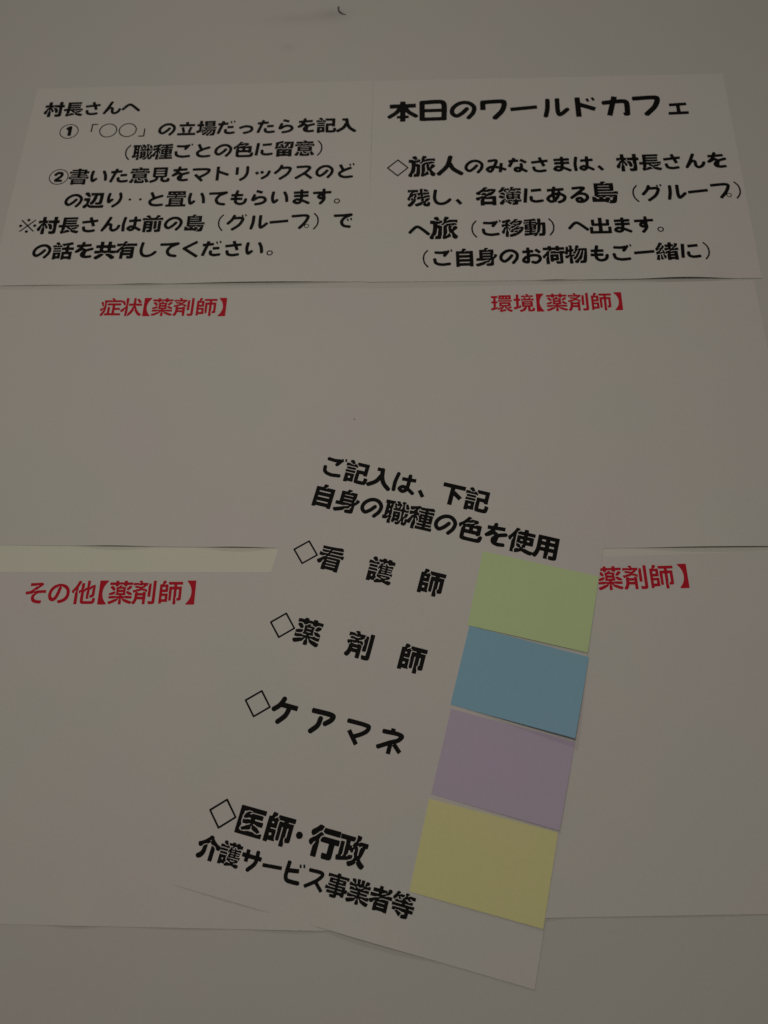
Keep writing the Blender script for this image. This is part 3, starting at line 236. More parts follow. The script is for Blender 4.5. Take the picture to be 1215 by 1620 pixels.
 [[53,13,62,13,68,14,73,18,76,21,79,22,80,24,70,95,69,113,69,127,70,141,75,162,79,171,84,180,93,188,109,194,127,195,138,193,157,186,174,175,187,162,204,143,213,139,220,139,224,141,229,144,234,151,236,155,236,160,234,170,210,196,193,210,171,223,152,231,138,234,118,235,99,232,80,227,68,220,62,215,53,205,44,191,38,176,31,151,29,130,30,99,40,20]],
 [[188,4,191,5,210,35,209,38,93,111,88,115,87,116,88,118,225,218,225,221,206,248,204,250,202,250,37,130,34,127,32,123,30,115,33,104,40,98]],
 [[110,15,146,15,148,18,148,41,149,44,232,42,234,43,234,45,235,85,234,88,179,89,173,90,171,91,179,105,186,116,199,131,250,168,253,177,253,184,252,188,247,195,241,198,235,200,226,200,195,178,174,162,162,151,149,135,148,137,148,173,151,173,155,173,174,173,175,176,175,199,174,202,173,202,148,204,148,237,147,238,145,240,104,240,102,237,102,205,75,204,75,176,99,174,102,173,102,137,101,134,89,149,74,165,24,204,15,205,5,201,-1,194,-3,188,-3,180,-1,173,43,139,55,127,68,110,77,93,76,91,37,93,16,92,15,77,15,48,35,46,101,45,102,41,103,16,104,15]],
 [[130,5,177,5,199,8,209,11,220,17,226,23,234,35,237,43,241,57,243,88,242,134,239,190,238,234,237,235,229,235,216,239,207,238,196,238,191,238,71,239,65,240,27,240,26,239,24,236,13,235,12,234,12,230,12,21,19,20,20,13,23,12,49,11],[151,51,59,57,58,60,58,105,62,106,195,106,196,104,196,76,193,59,191,54,180,52],[59,144,58,151,58,196,59,199,115,199,121,198,179,198,191,197,193,196,195,148,195,144]],
 [[137,20,185,19,204,20,218,24,227,29,234,37,239,48,241,62,241,77,234,112,226,138,214,163,203,180,190,196,149,243,137,244,127,242,120,237,116,230,113,215,125,199,157,163,166,152,175,138,183,121,189,102,195,73,193,66,180,65,152,65,66,70,64,73,63,74,63,134,60,135,20,135,17,134,17,127,17,52,20,41,24,34,24,27]],
 [[47,21,54,20,90,20,92,21,93,76,94,79,218,134,219,135,217,140,203,171,201,175,199,175,96,130,93,130,93,232,91,235,49,235,47,234],[195,23,199,21,201,22,215,54,214,55,212,57,196,64,195,63,194,62,180,30,182,28],[152,32,156,32,170,65,165,68,151,74,149,73,135,40]],
 [[103,15,146,26,147,29,141,51,141,53,179,51,191,52,209,55,220,59,227,65,232,70,237,76,241,85,243,102,244,127,242,165,238,224,227,234,218,237,212,236,204,234,191,237,189,234,180,205,180,202,191,198,194,196,197,146,197,107,196,101,194,99,185,98,148,99,130,100,127,102,93,232,92,235,49,224,49,220,78,109,76,107,74,107,30,112,23,112,22,105,17,99,15,91,15,84,19,74,18,70,18,68,21,67,90,58,92,55,102,16]],
 [[137,20,185,19,209,20,224,24,235,32,240,38,244,51,245,63,242,85,237,101,226,129,215,151,203,168,187,187,134,244,132,244,129,243,116,242,112,240,108,237,102,229,100,218,99,215,99,213,155,153,171,134,178,123,187,102,195,80,198,68,193,66,180,65,154,65,35,73,23,73,21,71,20,65,16,57,15,46,16,41,19,35,19,27,21,27]],
 [[185,107,195,106,199,107,201,132,200,138,149,141,146,143,146,201,147,202,149,203,190,202,209,202,210,218,210,230,209,233,174,235,46,238,45,210,45,207,46,206,107,205,112,204,114,202,114,145,102,144,68,146,62,146,60,138,59,124,60,114,63,113]],
 [[120,1,126,-1,132,2,247,118,251,124,250,129,247,132,132,247,126,251,121,250,118,247,3,132,-1,126,0,121,2,118],[124,20,22,123,20,126,123,228,126,230,228,127,230,124,127,22]],
 [[56,-1,59,-2,70,-1,76,4,83,20,83,24,86,27,86,32,90,40,113,41,111,66,109,70,102,71,91,76,87,81,71,81,69,82,69,84,70,90,87,91,91,95,104,100,111,110,111,124,110,130,109,193,108,198,108,207,103,218,103,237,96,245,84,248,49,248,46,248,44,245,47,221,49,216,57,210,66,209,69,205,70,198,70,188,72,184,72,170,75,154,75,134,73,130,70,128,68,129,66,132,66,152,63,166,63,176,56,199,53,202,46,207,41,212,38,216,34,246,29,250,13,250,-2,238,-3,235,-3,223,-1,216,6,207,6,204,9,202,14,191,20,176,23,162,26,145,27,134,28,129,28,84,27,82,26,81,7,81,2,79,2,76,2,45,5,41,37,41,41,42,51,49,55,51,79,51,84,49,85,48,86,45,84,41,82,41,76,45,68,47,63,50,62,50,57,43,48,35,42,32,39,29,36,21,36,9,37,6,40,3,45,3],[134,-1,137,-2,149,-1,160,1,166,2,170,5,170,21,167,26,162,29,154,35,150,41,151,43,152,44,157,43,166,36,173,33,243,33,246,34,248,35,248,38,248,66,248,69,246,70,243,68,235,65,224,61,220,61,204,61,173,67,154,69,144,73,130,83,118,97,116,98,115,98,110,93,94,85,96,83,110,76,118,66,122,55,123,46,122,43,118,40,126,20,130,4],[213,68,216,67,241,77,242,79,242,88,237,94,218,94,210,98,201,104,198,109,191,132,193,137,198,135,201,129,206,112,218,103,224,101,232,102,238,106,246,113,247,127,246,132,230,148,227,149,221,155,218,157,213,162,219,176,221,177,224,184,229,190,232,193,234,197,243,205,246,207,249,210,250,218,249,230,237,246,223,247,218,246,202,232,200,227,196,224,196,223,198,216,198,204,190,185,185,180,180,180,177,182,177,184,184,195,187,204,189,209,189,218,188,222,143,244,138,248,123,248,120,248,115,243,112,235,112,221,117,209,117,201,119,195,119,134,120,126,119,105,125,102,127,96,129,94,152,78,159,76,177,75],[190,96,187,97,185,99,187,103,190,104,193,102,195,99,193,96],[165,102,157,109,156,112,153,116,155,140,156,145,156,180,152,190,146,198,145,204,146,208,149,207,152,205,164,187,170,185,174,182,167,159,165,140,164,135,164,124,162,120,162,115,168,105,167,102]],
 [[124,5,134,4,143,7,149,12,156,23,141,87,141,89,146,93,161,130,167,143,176,155,190,168,248,212,249,221,248,230,243,239,237,244,229,246,220,246,166,207,155,198,137,179,127,163,118,146,91,181,34,243,32,244,27,242,20,242,15,241,7,235,3,229,1,218,-1,215,0,213,51,159,67,140,79,121,86,109,93,87,113,10,118,9]],
 [[99,24,115,23,124,24,135,27,141,31,146,36,151,46,153,57,151,71,145,93,133,123,134,125,160,132,163,132,170,85,171,83,209,88,202,148,242,166,245,174,246,182,245,188,240,196,234,200,226,203,196,190,195,193,191,224,188,227,152,222,151,221,151,218,157,174,154,172,145,169,118,162,116,163,115,165,101,193,91,209,84,218,73,226,63,230,54,230,46,227,32,219,24,212,17,204,8,190,6,185,5,176,7,166,11,157,23,145,32,138,46,130,55,125,70,121,91,118,107,80,111,66,110,64,107,63,65,72,43,75,34,66,30,60,30,51,32,45,38,36,40,35],[70,163,59,168,48,176,48,177,48,179,55,186,57,187,62,181,70,166,71,165]],
 [[73,7,107,24,107,26,102,37,102,39,130,38,133,38,134,45,136,76,134,77,130,78,87,80,80,82,45,155,43,158,41,158,8,141,10,135,33,87,33,85,32,85,23,85,21,84,19,46,23,45,54,43,71,9],[164,30,166,29,169,30,235,73,234,76,215,106,213,106,207,102,149,65,145,62,148,55],[158,93,165,91,174,94,181,99,185,105,187,145,186,168,234,202,235,204,235,207,236,216,234,223,229,229,224,232,213,236,202,229,176,210,171,208,159,221,149,228,140,231,127,233,112,231,96,226,88,221,83,216,78,209,75,201,73,184,74,173,79,163,85,157,91,152,105,147,120,145,134,145,145,147,147,146,145,107,149,100,154,95],[120,185,115,186,114,188,115,190,121,192,130,192,134,190,135,187,130,184]],
 [[54,149,55,149,59,151,105,212,104,214,76,236,74,236,70,232,25,173,26,171]],
 [[137,-1,145,-2,170,-2,173,-1,172,7,167,18,167,29,168,32,173,41,174,49,173,50,168,51,166,52,166,59,167,60,171,60,174,55,175,52,182,49,210,54,218,52,227,48,231,46,234,42,237,43,239,46,242,65,242,74,241,77,184,87,181,87,181,84,179,82,174,82,172,85,173,88,176,90,179,90,179,91,174,96,173,102,170,104,169,105,171,110,173,111,176,109,177,105,181,102,185,97,195,94,218,91,230,87,241,88,245,90,247,96,247,104,248,109,248,121,248,123,241,124,235,122,216,122,193,136,190,136,187,132,184,130,180,132,178,135,180,138,185,141,186,143,183,159,180,163,180,168,182,173,184,173,188,168,193,155,195,145,201,141,216,131,221,130,230,130,237,131,246,131,248,132,248,149,244,154,243,157,230,171,218,177,210,185,207,190,202,191,200,195,201,196,205,199,208,207,210,209,213,209,215,209,217,205,215,196,216,193,219,188,224,183,237,183,241,187,249,192,251,195,252,212,248,229,245,238,237,246,224,250,207,250,198,248,190,245,184,241,173,230,168,222,166,221,134,237,112,245,96,245,92,243,90,238,85,234,81,227,81,213,82,210,85,208,104,203,107,200,120,196,126,192,130,192,143,183,150,180,151,177,146,154,147,148,146,145,151,141,151,137,154,135,154,133,152,134,151,135,148,135,145,137,145,144,140,144,137,147,132,148,116,151,104,151,101,143,102,124,109,113,113,110,127,106,134,106,138,104,139,99,138,96,143,93,143,88,147,87,148,85,148,82,146,82,143,84,141,86,138,87,137,88,137,95,116,98,113,98,109,85,108,70,107,68,104,67,101,68,99,71,102,77,100,88,104,98,108,101,105,107,100,110,94,120,93,126,92,146,95,154,95,159,93,163,92,168,90,171,89,176,87,179,86,185,82,190,81,193,77,198,75,204,68,215,62,221,59,226,45,240,41,241,34,248,16,248,13,248,9,243,7,240,4,238,0,234,0,218,7,210,10,209,24,197,26,193,32,187,40,175,43,171,46,165,46,163,39,159,38,157,39,154,37,149,37,140,45,126,51,121,53,118,53,116,51,115,46,115,41,117,38,123,29,141,29,148,33,159,30,162,27,163,12,162,9,160,7,157,-2,147,-3,134,-1,127,6,118,14,102,24,73,28,57,32,53,41,45,44,41,43,40,41,39,37,39,34,42,29,44,26,48,21,50,7,50,4,49,2,45,2,16,2,13,4,12,7,11,113,11,118,12,120,16,120,43,120,45,112,48,104,50,73,51,70,56,66,57,57,65,57,68,59,70,62,70,63,70,66,66,70,65,74,61,95,61,98,62,99,62,102,58,112,58,115,56,135,54,136,41,134,35,134,4,135,1],[182,4,191,3,202,6,207,10,213,13,218,17,221,17,227,21,233,27,232,40,224,40,212,47,205,44,193,42,184,39,180,34,176,26,177,20,181,10],[74,91,71,93,70,97,65,98,62,101,59,102,55,113,55,116,58,118,58,126,63,137,66,140,70,141,72,132,67,121,66,115,66,110,68,106,71,104,74,100,79,98,81,95,79,91],[141,105,139,109,141,112,146,112,149,110,149,107,148,105],[55,159,55,162,57,163,60,163,62,162,62,158,57,157],[159,180,157,182,157,185,160,187,163,186,165,184,165,182,162,180],[171,204,166,207,164,213,165,216,168,219,171,218,173,215,174,207,173,204]],
 [[90,-2,93,-4,112,-4,124,-1,130,0,134,2,135,5,134,16,129,18,116,24,110,32,110,34,115,34,124,31,140,21,205,21,215,25,223,30,224,34,224,52,221,55,219,60,216,63,210,74,205,79,204,82,201,85,199,88,180,107,177,110,170,112,162,115,132,124,121,130,118,134,123,134,130,134,170,122,220,121,224,124,225,129,225,246,225,249,223,253,220,254,185,253,180,249,179,241,177,240,101,240,98,240,96,241,96,248,90,253,55,253,51,249,50,246,50,184,50,180,62,163,62,159,60,158,59,158,55,160,49,166,46,172,40,179,30,182,13,182,10,181,8,177,5,170,0,163,0,143,5,137,13,137,32,132,60,123,63,120,68,119,71,117,87,120,98,121,101,120,102,118,99,114,96,113,77,110,68,110,59,102,54,101,51,101,46,105,40,107,21,106,5,92,4,88,4,73,5,69,9,66,27,58,30,54,46,45,49,41,53,40,57,35,60,34,73,21,74,18,80,12],[170,54,151,62,140,66,107,66,99,64,80,65,76,66,71,70,55,84,53,87,54,93,55,95,59,95,63,87,69,82,80,74,87,72,93,72,101,74,105,75,110,79,113,80,118,85,123,87,126,87,131,84,134,80,137,79,141,74,155,70,173,62,179,58,181,55,180,54],[121,102,120,104,119,105,121,107,123,107,125,105,126,104,124,102],[98,166,96,168,96,174,96,195,98,196,176,196,178,196,179,195,179,170,179,168,177,166]],
 [[40,-1,43,-2,55,-1,65,1,71,2,76,5,77,9,76,15,71,16,63,21,60,27,60,29,62,30,66,29,74,24,79,19,80,19,121,19,122,27,122,43,120,45,110,46,99,49,90,45,81,46,85,53,91,55,94,59,94,66,91,68,87,70,75,73,73,76,60,64,59,54,57,52,54,50,51,52,49,64,43,65,34,68,27,73,23,74,18,77,15,82,10,79,6,77,0,71,0,55,16,39,18,35,23,31,24,27,31,18,36,9,37,3],[135,-1,149,-2,160,1,168,2,171,4,172,7,172,15,160,20,157,24,157,27,160,29,170,24,174,19,176,19,245,19,248,23,248,52,246,55,241,56,209,47,195,47,188,45,180,45,179,46,180,48,182,51,189,55,189,65,185,67,176,70,168,59,165,56,157,52,148,52,141,55,134,65,129,67,121,73,106,65,103,59,105,56,120,50,128,40,132,26,131,21,127,16,132,3],[199,55,204,55,227,61,237,65,243,66,247,71,247,96,243,101,237,102,236,105,236,171,237,173,238,173,246,174,248,177,248,204,246,208,243,209,213,210,213,229,210,241,205,246,193,250,176,250,171,252,152,252,149,251,146,247,144,241,150,226,149,216,152,215,170,215,173,213,173,210,170,208,152,208,137,201,129,199,118,199,117,199,117,201,127,207,141,213,144,215,141,218,139,234,137,237,135,242,118,242,115,241,109,234,107,230,93,218,90,216,88,215,87,210,84,209,70,210,48,243,41,248,26,248,12,237,9,232,9,218,10,215,15,210,21,201,25,198,26,195,29,191,34,184,37,180,42,173,59,167,66,158,71,155,73,155,75,157,79,168,80,171,79,174,74,179,65,193,64,202,66,206,70,206,73,202,74,185,82,182,90,184,107,184,113,182,115,180,115,177,113,174,110,174,107,176,101,177,91,176,89,174,88,163,81,148,82,141,80,127,86,104,88,100,91,98,143,98,146,96,146,93,145,91,141,91,84,92,80,90,76,80,80,77,91,76,101,73,112,76,123,77,129,76,140,71,143,68,146,62,151,60,154,60,165,66,166,73,170,76,182,76,188,75,193,76,204,76,206,76,204,73,195,68,193,66],[46,73,52,72,55,73,65,83,70,92,77,99,75,110,72,120,70,121,65,120,34,105,23,102,18,101,14,98,15,82,18,84,21,84,29,81,34,76],[226,71,224,76,227,76,229,75,229,73,227,71],[171,91,168,93,168,95,168,96,171,98,223,98,230,101,234,99,236,96,234,93,229,91],[12,115,15,114,30,114,59,127,70,130,72,137,72,146,66,148,62,151,52,161,41,164,40,164,32,158,27,158,21,154,16,153,13,151,6,149,2,145,2,129,9,118],[113,115,111,118,112,120,115,122,141,122,145,120,145,118,145,116,141,114],[171,115,169,118,170,120,173,122,202,122,205,120,206,118,205,116,202,114],[113,137,111,140,112,141,115,143,141,143,145,141,145,140,145,138,141,136],[171,137,169,140,170,141,173,143,202,143,205,141,206,140,205,138,202,136],[179,158,173,162,168,173,163,175,149,175,145,173,138,172,135,168,132,167,121,168,119,170,119,173,123,175,134,175,137,179,145,183,166,183,173,181,176,177,181,166,184,166,196,165,199,167,201,170,202,179,204,182,227,183,234,179,234,176,232,174,229,174,223,175,209,175,207,162,205,159],[93,199,91,200,91,202,93,205,95,206,102,201,103,199]],
 [[102,7,113,7,122,12,129,20,128,32,129,33,201,28,212,28,214,29,216,66,213,68,182,70,170,71,176,76,183,87,182,93,182,95,199,104,215,114,228,126,234,134,239,143,241,154,241,163,240,174,235,188,229,201,221,212,214,220,198,230,160,245,148,243,140,237,136,229,136,221,138,216,143,209,177,195,189,188,197,176,200,168,201,160,201,156,196,150,184,141,174,136,171,135,169,137,166,148,157,168,150,182,133,202,134,210,128,220,120,225,105,226,96,231,85,236,77,237,66,237,57,234,46,228,37,219,29,210,19,193,16,184,15,174,16,168,22,154,32,140,46,127,59,118,74,108,76,104,78,82,77,77,40,80,32,79,31,71,29,41,30,40,38,39,85,36,87,34,90,13],[141,73,121,74,119,79,117,88,118,91,141,88,145,76,150,73],[124,132,118,133,116,135,117,145,120,152,123,148,128,134,127,131],[76,155,63,165,58,171,56,176,57,180,62,188,68,195,73,197,80,195,86,190,87,188,79,155,77,154]],
 [[155,12,173,13,185,16,195,24,198,29,200,35,200,46,194,59,186,68,161,91,160,93,160,95,180,99,198,105,209,111,218,120,224,128,231,141,234,152,236,171,233,185,224,202,212,216,195,231,182,239,163,245,152,247,130,247,120,245,109,242,95,234,90,227,82,212,79,199,80,187,83,179,90,171,99,164,107,160,121,156,135,155,146,158,154,163,162,171,176,191,177,193,179,192,190,180,195,171,195,162,193,155,190,149,187,145,176,139,155,134,137,134,124,136,116,139,102,149,73,172,54,189,40,187,32,182,29,177,27,173,27,160,45,143,75,116,102,90,143,54,141,52,73,59,57,60,55,54,50,48,48,41,49,34,53,26,54,21,59,20,68,20,137,13],[126,196,121,198,120,199,122,204,129,206,137,206,136,202,131,196,129,195]],
 [[151,-1,165,-2,177,1,185,2,189,5,189,13,188,16,171,25,166,30,166,33,173,34,193,24,204,23,209,22,220,22,232,27,235,31,236,34,236,49,232,54,230,60,226,65,224,70,215,78,212,84,204,91,199,89,193,89,182,92,160,105,143,119,121,131,112,134,102,127,94,115,93,112,94,110,106,105,111,101,115,95,123,91,146,93,150,91,150,90,143,85,134,84,127,83,120,83,109,87,109,82,108,79,101,71,87,65,86,63,86,59,88,53,93,50,105,45,118,34,122,32,126,27,129,26,136,20,137,16,141,12,143,9],[75,2,82,2,94,2,99,7,100,10,104,13,108,20,108,29,105,33,101,37,95,41,79,46,77,59,77,66,78,70,82,73,95,78,102,87,107,88,106,91,101,98,87,103,74,100,70,100,68,102,68,105,70,107,79,111,81,113,94,132,103,140,104,143,88,160,85,166,81,159,79,148,75,137,70,129,68,128,67,135,68,146,74,168,78,176,78,209,76,215,75,220,75,235,78,243,78,248,76,251,73,252,43,251,40,249,39,246,39,201,48,165,50,149,49,133,47,135,39,157,39,163,31,195,27,205,24,206,12,206,9,205,5,202,1,191,-3,187,-3,174,-1,168,9,154,23,126,25,120,28,116,42,107,45,102,45,101,43,100,35,101,26,108,18,111,5,111,1,107,0,104,0,79,1,74,5,70,38,70,40,57,40,54,37,52,35,52,32,56,27,58,13,58,10,55,8,52,7,48,5,43,5,24,9,20,21,19,43,14,73,4],[45,43,40,46,40,49,41,51,45,51,48,49,48,45],[187,51,168,58,157,55,141,55,122,70,121,73,121,77,123,79,126,79,127,77,128,73,130,71,140,64,145,63,151,62,163,67,168,67,187,60,196,55,198,52,198,51,196,50],[166,73,163,76,163,77,166,80,168,81,170,79,172,76,170,73],[201,96,202,96,205,98,204,105,187,116,183,121,184,123,190,123,210,112,234,112,245,116,249,120,250,123,250,137,247,140,245,148,240,157,237,168,224,184,223,187,219,190,218,193,213,198,210,199,201,209,196,211,191,216,185,220,182,221,177,225,174,226,170,230,137,244,126,246,116,250,107,252,95,252,91,251,88,246,87,240,84,230,84,220,87,215,118,206,121,203,134,199,140,196,148,195,152,197,162,197,165,196,167,195,167,193,163,190,154,188,138,187,135,185,132,184,124,186,120,190,104,190,90,177,88,169,93,167,115,144,148,126,162,115,174,102,176,101,182,101,187,99],[204,141,184,151,177,152,171,150,165,152,152,153,132,168,130,171,130,174,134,176,137,176,142,170,154,161,159,159,174,160,179,166,185,166,187,163,187,160,188,159,207,149,212,146,214,143,213,141],[182,174,179,177,179,179,181,182,184,182,186,180,187,177,185,174]],
 [[111,2,113,2,129,2,134,5,139,13,142,21,142,34,132,36,123,36,118,38,102,38,93,39,90,41,89,43,91,46,102,47,107,45,123,45,127,44,141,43,144,46,144,52,146,57,148,59,151,59,154,54,152,40,153,37,153,7,154,4,156,2,159,2,187,2,191,4,194,9,194,49,193,51,190,54,190,57,193,59,199,58,240,58,243,59,245,62,245,124,244,129,244,163,242,168,242,187,241,191,241,202,236,227,230,240,223,247,212,250,168,250,165,249,161,245,161,237,159,230,163,218,166,212,173,209,182,209,187,211,193,211,195,210,197,205,200,188,200,177,201,173,202,152,203,146,203,116,205,110,205,99,204,98,201,97,195,97,191,99,191,118,189,123,186,152,176,187,172,193,172,198,169,201,162,205,157,210,154,215,152,220,149,234,132,251,129,252,113,251,99,238,96,234,84,235,79,236,70,236,66,237,57,238,52,239,43,239,38,241,29,241,24,242,5,242,2,238,1,232,0,227,0,209,2,204,5,203,48,203,55,201,57,198,57,196,54,194,48,194,43,195,15,195,7,193,7,82,18,78,57,78,60,76,61,74,60,73,57,71,15,70,12,71,5,74,2,78,1,77,-2,73,-1,46,1,43,4,42,9,48,16,50,34,50,40,48,57,48,60,46,64,40,63,38,62,36,60,36,54,41,35,41,30,42,23,42,12,39,5,40,3,34,3,18,9,13,34,12,38,11,52,11,57,9,68,9,71,8,91,6],[90,71,88,74,90,77,126,78,127,82,132,85,133,79,130,76,129,73,127,71],[152,88,150,91,151,95,152,96,155,96,160,93,160,90,159,88],[143,98,141,109,141,126,139,130,139,143,138,148,137,155,135,160,132,161,91,161,88,163,88,165,88,166,91,168,134,169,134,173,131,187,126,191,110,191,105,192,91,193,89,196,91,199,109,200,115,198,126,198,130,202,132,202,134,201,136,195,138,191,142,184,143,176,144,165,147,157,147,151,148,146,148,134,150,129,150,112,151,107,151,101,149,97],[43,102,41,105,43,109,55,109,59,107,59,104,57,102],[91,102,89,105,90,107,93,109,105,109,109,107,109,105,109,104,105,102],[43,132,41,135,43,138,55,139,59,137,59,134,57,132],[91,132,89,135,90,137,93,139,105,139,109,137,109,135,109,134,105,132],[10,162,8,163,7,165,8,166,12,168,57,168,60,166,61,165,60,163,57,161],[85,200,84,201,83,204,83,207,85,207,88,205,89,204,87,201],[104,221,101,223,100,226,102,229,104,229,112,225,114,221]],
 [[109,10,146,10,148,12,148,87,149,89,151,90,187,90,190,88,190,38,191,35,229,36,230,38,230,112,229,114,225,116,225,129,223,130,149,130,148,132,148,198,149,200,151,200,209,200,210,198,210,141,213,140,249,140,250,148,250,232,249,235,241,235,238,240,232,240,13,240,12,240,9,235,1,235,0,227,0,143,1,140,37,140,40,141,40,198,41,200,99,200,101,199,102,134,101,130,27,130,25,129,25,116,21,114,20,112,20,38,21,36,23,35,59,35,60,38,60,88,63,90,99,90,101,89,102,87,102,12,104,10]],
 [[106,-1,109,-2,123,-2,127,0,137,0,144,2,147,5,147,16,145,23,129,35,125,40,125,41,126,43,130,43,138,38,143,34,148,33,218,33,221,34,225,38,225,245,224,248,221,250,187,250,183,246,182,238,179,238,73,238,71,238,70,240,70,248,66,251,35,252,32,251,30,248,30,37,32,34,35,33,95,32,96,29,97,23,100,16,102,4],[71,74,70,85,71,87,73,87,179,87,182,87,183,85,183,76,182,74,180,74],[71,129,70,140,71,141,73,142,179,142,182,142,183,140,183,130,182,129,180,128],[71,183,70,195,71,196,73,197,179,197,182,196,183,195,183,185,182,184,180,183]],
 [[106,-1,109,-2,124,-2,143,2,146,4,147,7,146,15,130,25,127,30,127,33,129,34,135,32,146,25,151,23,199,23,204,26,205,29,205,82,194,113,194,123,195,125,196,125,199,122,203,116,211,91,213,88,227,88,243,95,245,98,245,113,245,116,236,126,235,129,229,135,227,138,210,155,205,159,205,160,205,226,203,235,193,245,168,250,124,250,119,245,119,238,116,234,114,227,119,218,121,216,127,213,134,212,145,209,163,209,164,198,173,182,175,176,175,171,174,169,173,169,165,176,153,198,143,201,123,205,116,208,111,213,104,225,91,231,76,237,30,253,15,253,10,249,9,246,0,235,0,220,2,215,10,214,34,207,38,206,41,203,60,198,63,196,76,192,79,189,87,187,90,185,126,176,143,170,147,166,143,166,129,166,87,177,13,177,10,176,8,173,8,145,9,141,13,138,40,137,41,137,42,135,42,30,43,26,45,24,48,23,95,23,96,22,101,10,103,2],[82,59,80,60,80,63,82,65,85,65,163,65,166,65,168,62,166,59,163,58],[82,94,80,96,80,99,82,101,85,101,163,101,166,101,168,98,166,95,163,94],[84,134,82,135,82,138,84,140,87,140,162,140,165,140,167,137,165,134,162,133]],
 [[84,7,93,6,98,8,110,16,110,41,112,44,146,43,149,45,151,82,112,85,111,88,112,102,135,98,151,98,170,99,195,103,207,108,218,115,227,124,234,137,238,148,241,160,241,174,237,187,229,201,220,213,204,227,190,236,174,241,162,241,154,239,126,230,119,224,115,215,115,209,117,202,122,196,127,193,137,191,162,200,170,201,179,196,193,182,198,176,201,170,200,159,196,151,193,146,187,143,180,141,163,138,140,138,123,141,110,144,109,148,109,179,108,195,105,205,102,213,99,220,93,225,85,229,73,232,63,231,43,225,28,216,20,209,16,202,14,195,14,182,17,171,24,157,33,145,43,134,54,126,70,117,71,104,71,90,70,88,32,90,27,90,26,88,24,51,34,49,70,47,70,45,70,16,78,10],[182,26,184,26,190,30,237,70,213,99,210,99,158,55,160,52],[68,166,61,173,55,185,57,187,65,190,67,190,69,185,70,168]],
 [[63,-1,66,-2,98,-1,101,2,102,16,102,18,104,19,145,19,148,18,148,16,149,2,151,-1,154,-2,185,-1,189,2,190,18,241,19,245,20,247,24,247,52,246,55,241,58,191,58,190,58,189,60,188,70,184,69,173,72,165,72,155,69,149,69,148,59,145,58,104,58,102,59,102,60,101,70,96,69,91,70,76,71,77,73,81,74,82,77,77,90,75,99,76,109,73,115,72,118,72,213,73,220,73,248,70,251,38,252,35,251,33,246,33,174,43,149,44,138,43,137,41,138,34,148,24,169,21,170,13,170,10,169,6,165,4,162,1,159,-3,152,-3,135,2,129,7,126,21,112,23,109,29,102,35,93,40,88,41,85,48,76,53,66,55,64,62,62,64,59,62,55,59,55,54,55,48,58,10,58,7,57,5,55,5,52,5,24,6,21,10,19,60,18,61,2],[66,62,65,63,65,68,68,70,70,70,72,68,72,63,70,61],[101,71,102,70,145,70,147,71,149,76,160,80,177,79,185,77,188,74,190,70,243,70,248,73,248,77,248,105,248,108,245,111,227,111,226,112,225,113,225,221,222,237,215,244,205,248,196,249,191,250,152,250,149,249,146,246,145,237,142,234,141,227,141,215,141,213,148,211,168,211,177,209,179,210,180,213,184,216,187,217,190,215,190,210,184,205,184,204,187,190,187,123,186,113,182,109,176,107,85,106,84,101,88,82,90,80,99,76,101,74],[85,115,90,114,168,114,176,116,178,126,178,187,176,198,175,201,165,203,145,203,138,205,123,205,121,205,120,207,120,216,115,220,88,220,85,220,81,210,81,121,82,117],[121,151,120,157,121,165,138,166,142,165,142,154,141,151]],
 [[48,-1,51,-2,77,-2,82,1,84,5,85,49,101,50,103,55,98,79,84,87,80,90,78,96,78,115,74,123,73,127,74,129,76,130,80,127,85,121,87,120,105,123,109,121,109,118,107,116,104,116,88,111,87,109,87,99,90,93,101,87,107,80,112,59,112,52,110,46,117,27,122,4,126,-1,138,-2,151,1,157,2,161,5,161,23,159,30,155,35,143,44,141,49,143,51,146,51,159,42,163,41,243,41,248,43,248,46,248,80,247,85,247,109,245,113,245,132,244,137,244,154,242,159,242,170,241,173,241,184,233,224,231,229,223,241,216,245,205,248,165,248,160,246,158,238,158,227,161,216,163,214,166,211,173,208,190,207,194,202,198,182,200,163,206,141,206,137,211,118,211,110,214,102,214,95,217,77,215,74,212,72,209,74,207,79,205,99,202,109,202,115,192,159,189,170,179,191,173,198,162,204,153,212,151,218,147,234,135,246,132,247,118,247,112,243,107,238,102,237,99,232,98,218,99,215,104,210,107,209,112,204,123,196,132,184,140,176,151,159,167,127,176,102,181,82,188,76,188,73,187,71,182,71,180,71,173,79,167,99,158,124,142,155,130,174,115,192,110,195,101,195,96,191,89,177,89,165,92,160,110,148,116,141,121,124,131,109,143,82,151,76,153,73,152,71,149,70,143,71,135,77,122,105,111,121,109,134,107,139,98,147,87,153,83,157,80,162,80,180,84,191,84,245,84,247,80,251,76,252,49,251,45,248,44,245,44,177,49,168,52,162,54,159,54,155,52,155,46,159,41,163,36,171,34,173,20,178,7,178,2,173,-2,157,-2,143,-1,140,2,138,20,133,27,132,43,126,44,115,47,99,46,91,45,89,41,88,38,90,36,107,33,118,30,121,21,125,10,125,-2,118,-3,115,-3,99,1,90,2,84,5,77,11,43,13,18,15,15,18,14,34,14,38,17,42,23,44,30,42,38,43,54,46,56,49,54,51,52,51,40,53,35,53,26,51,18,45,10,44,5,45,2]],
 [[206,99,232,98,235,98,236,99,238,127,238,135,237,137,18,150,15,150,13,148,12,118,12,112,13,110,18,109]],
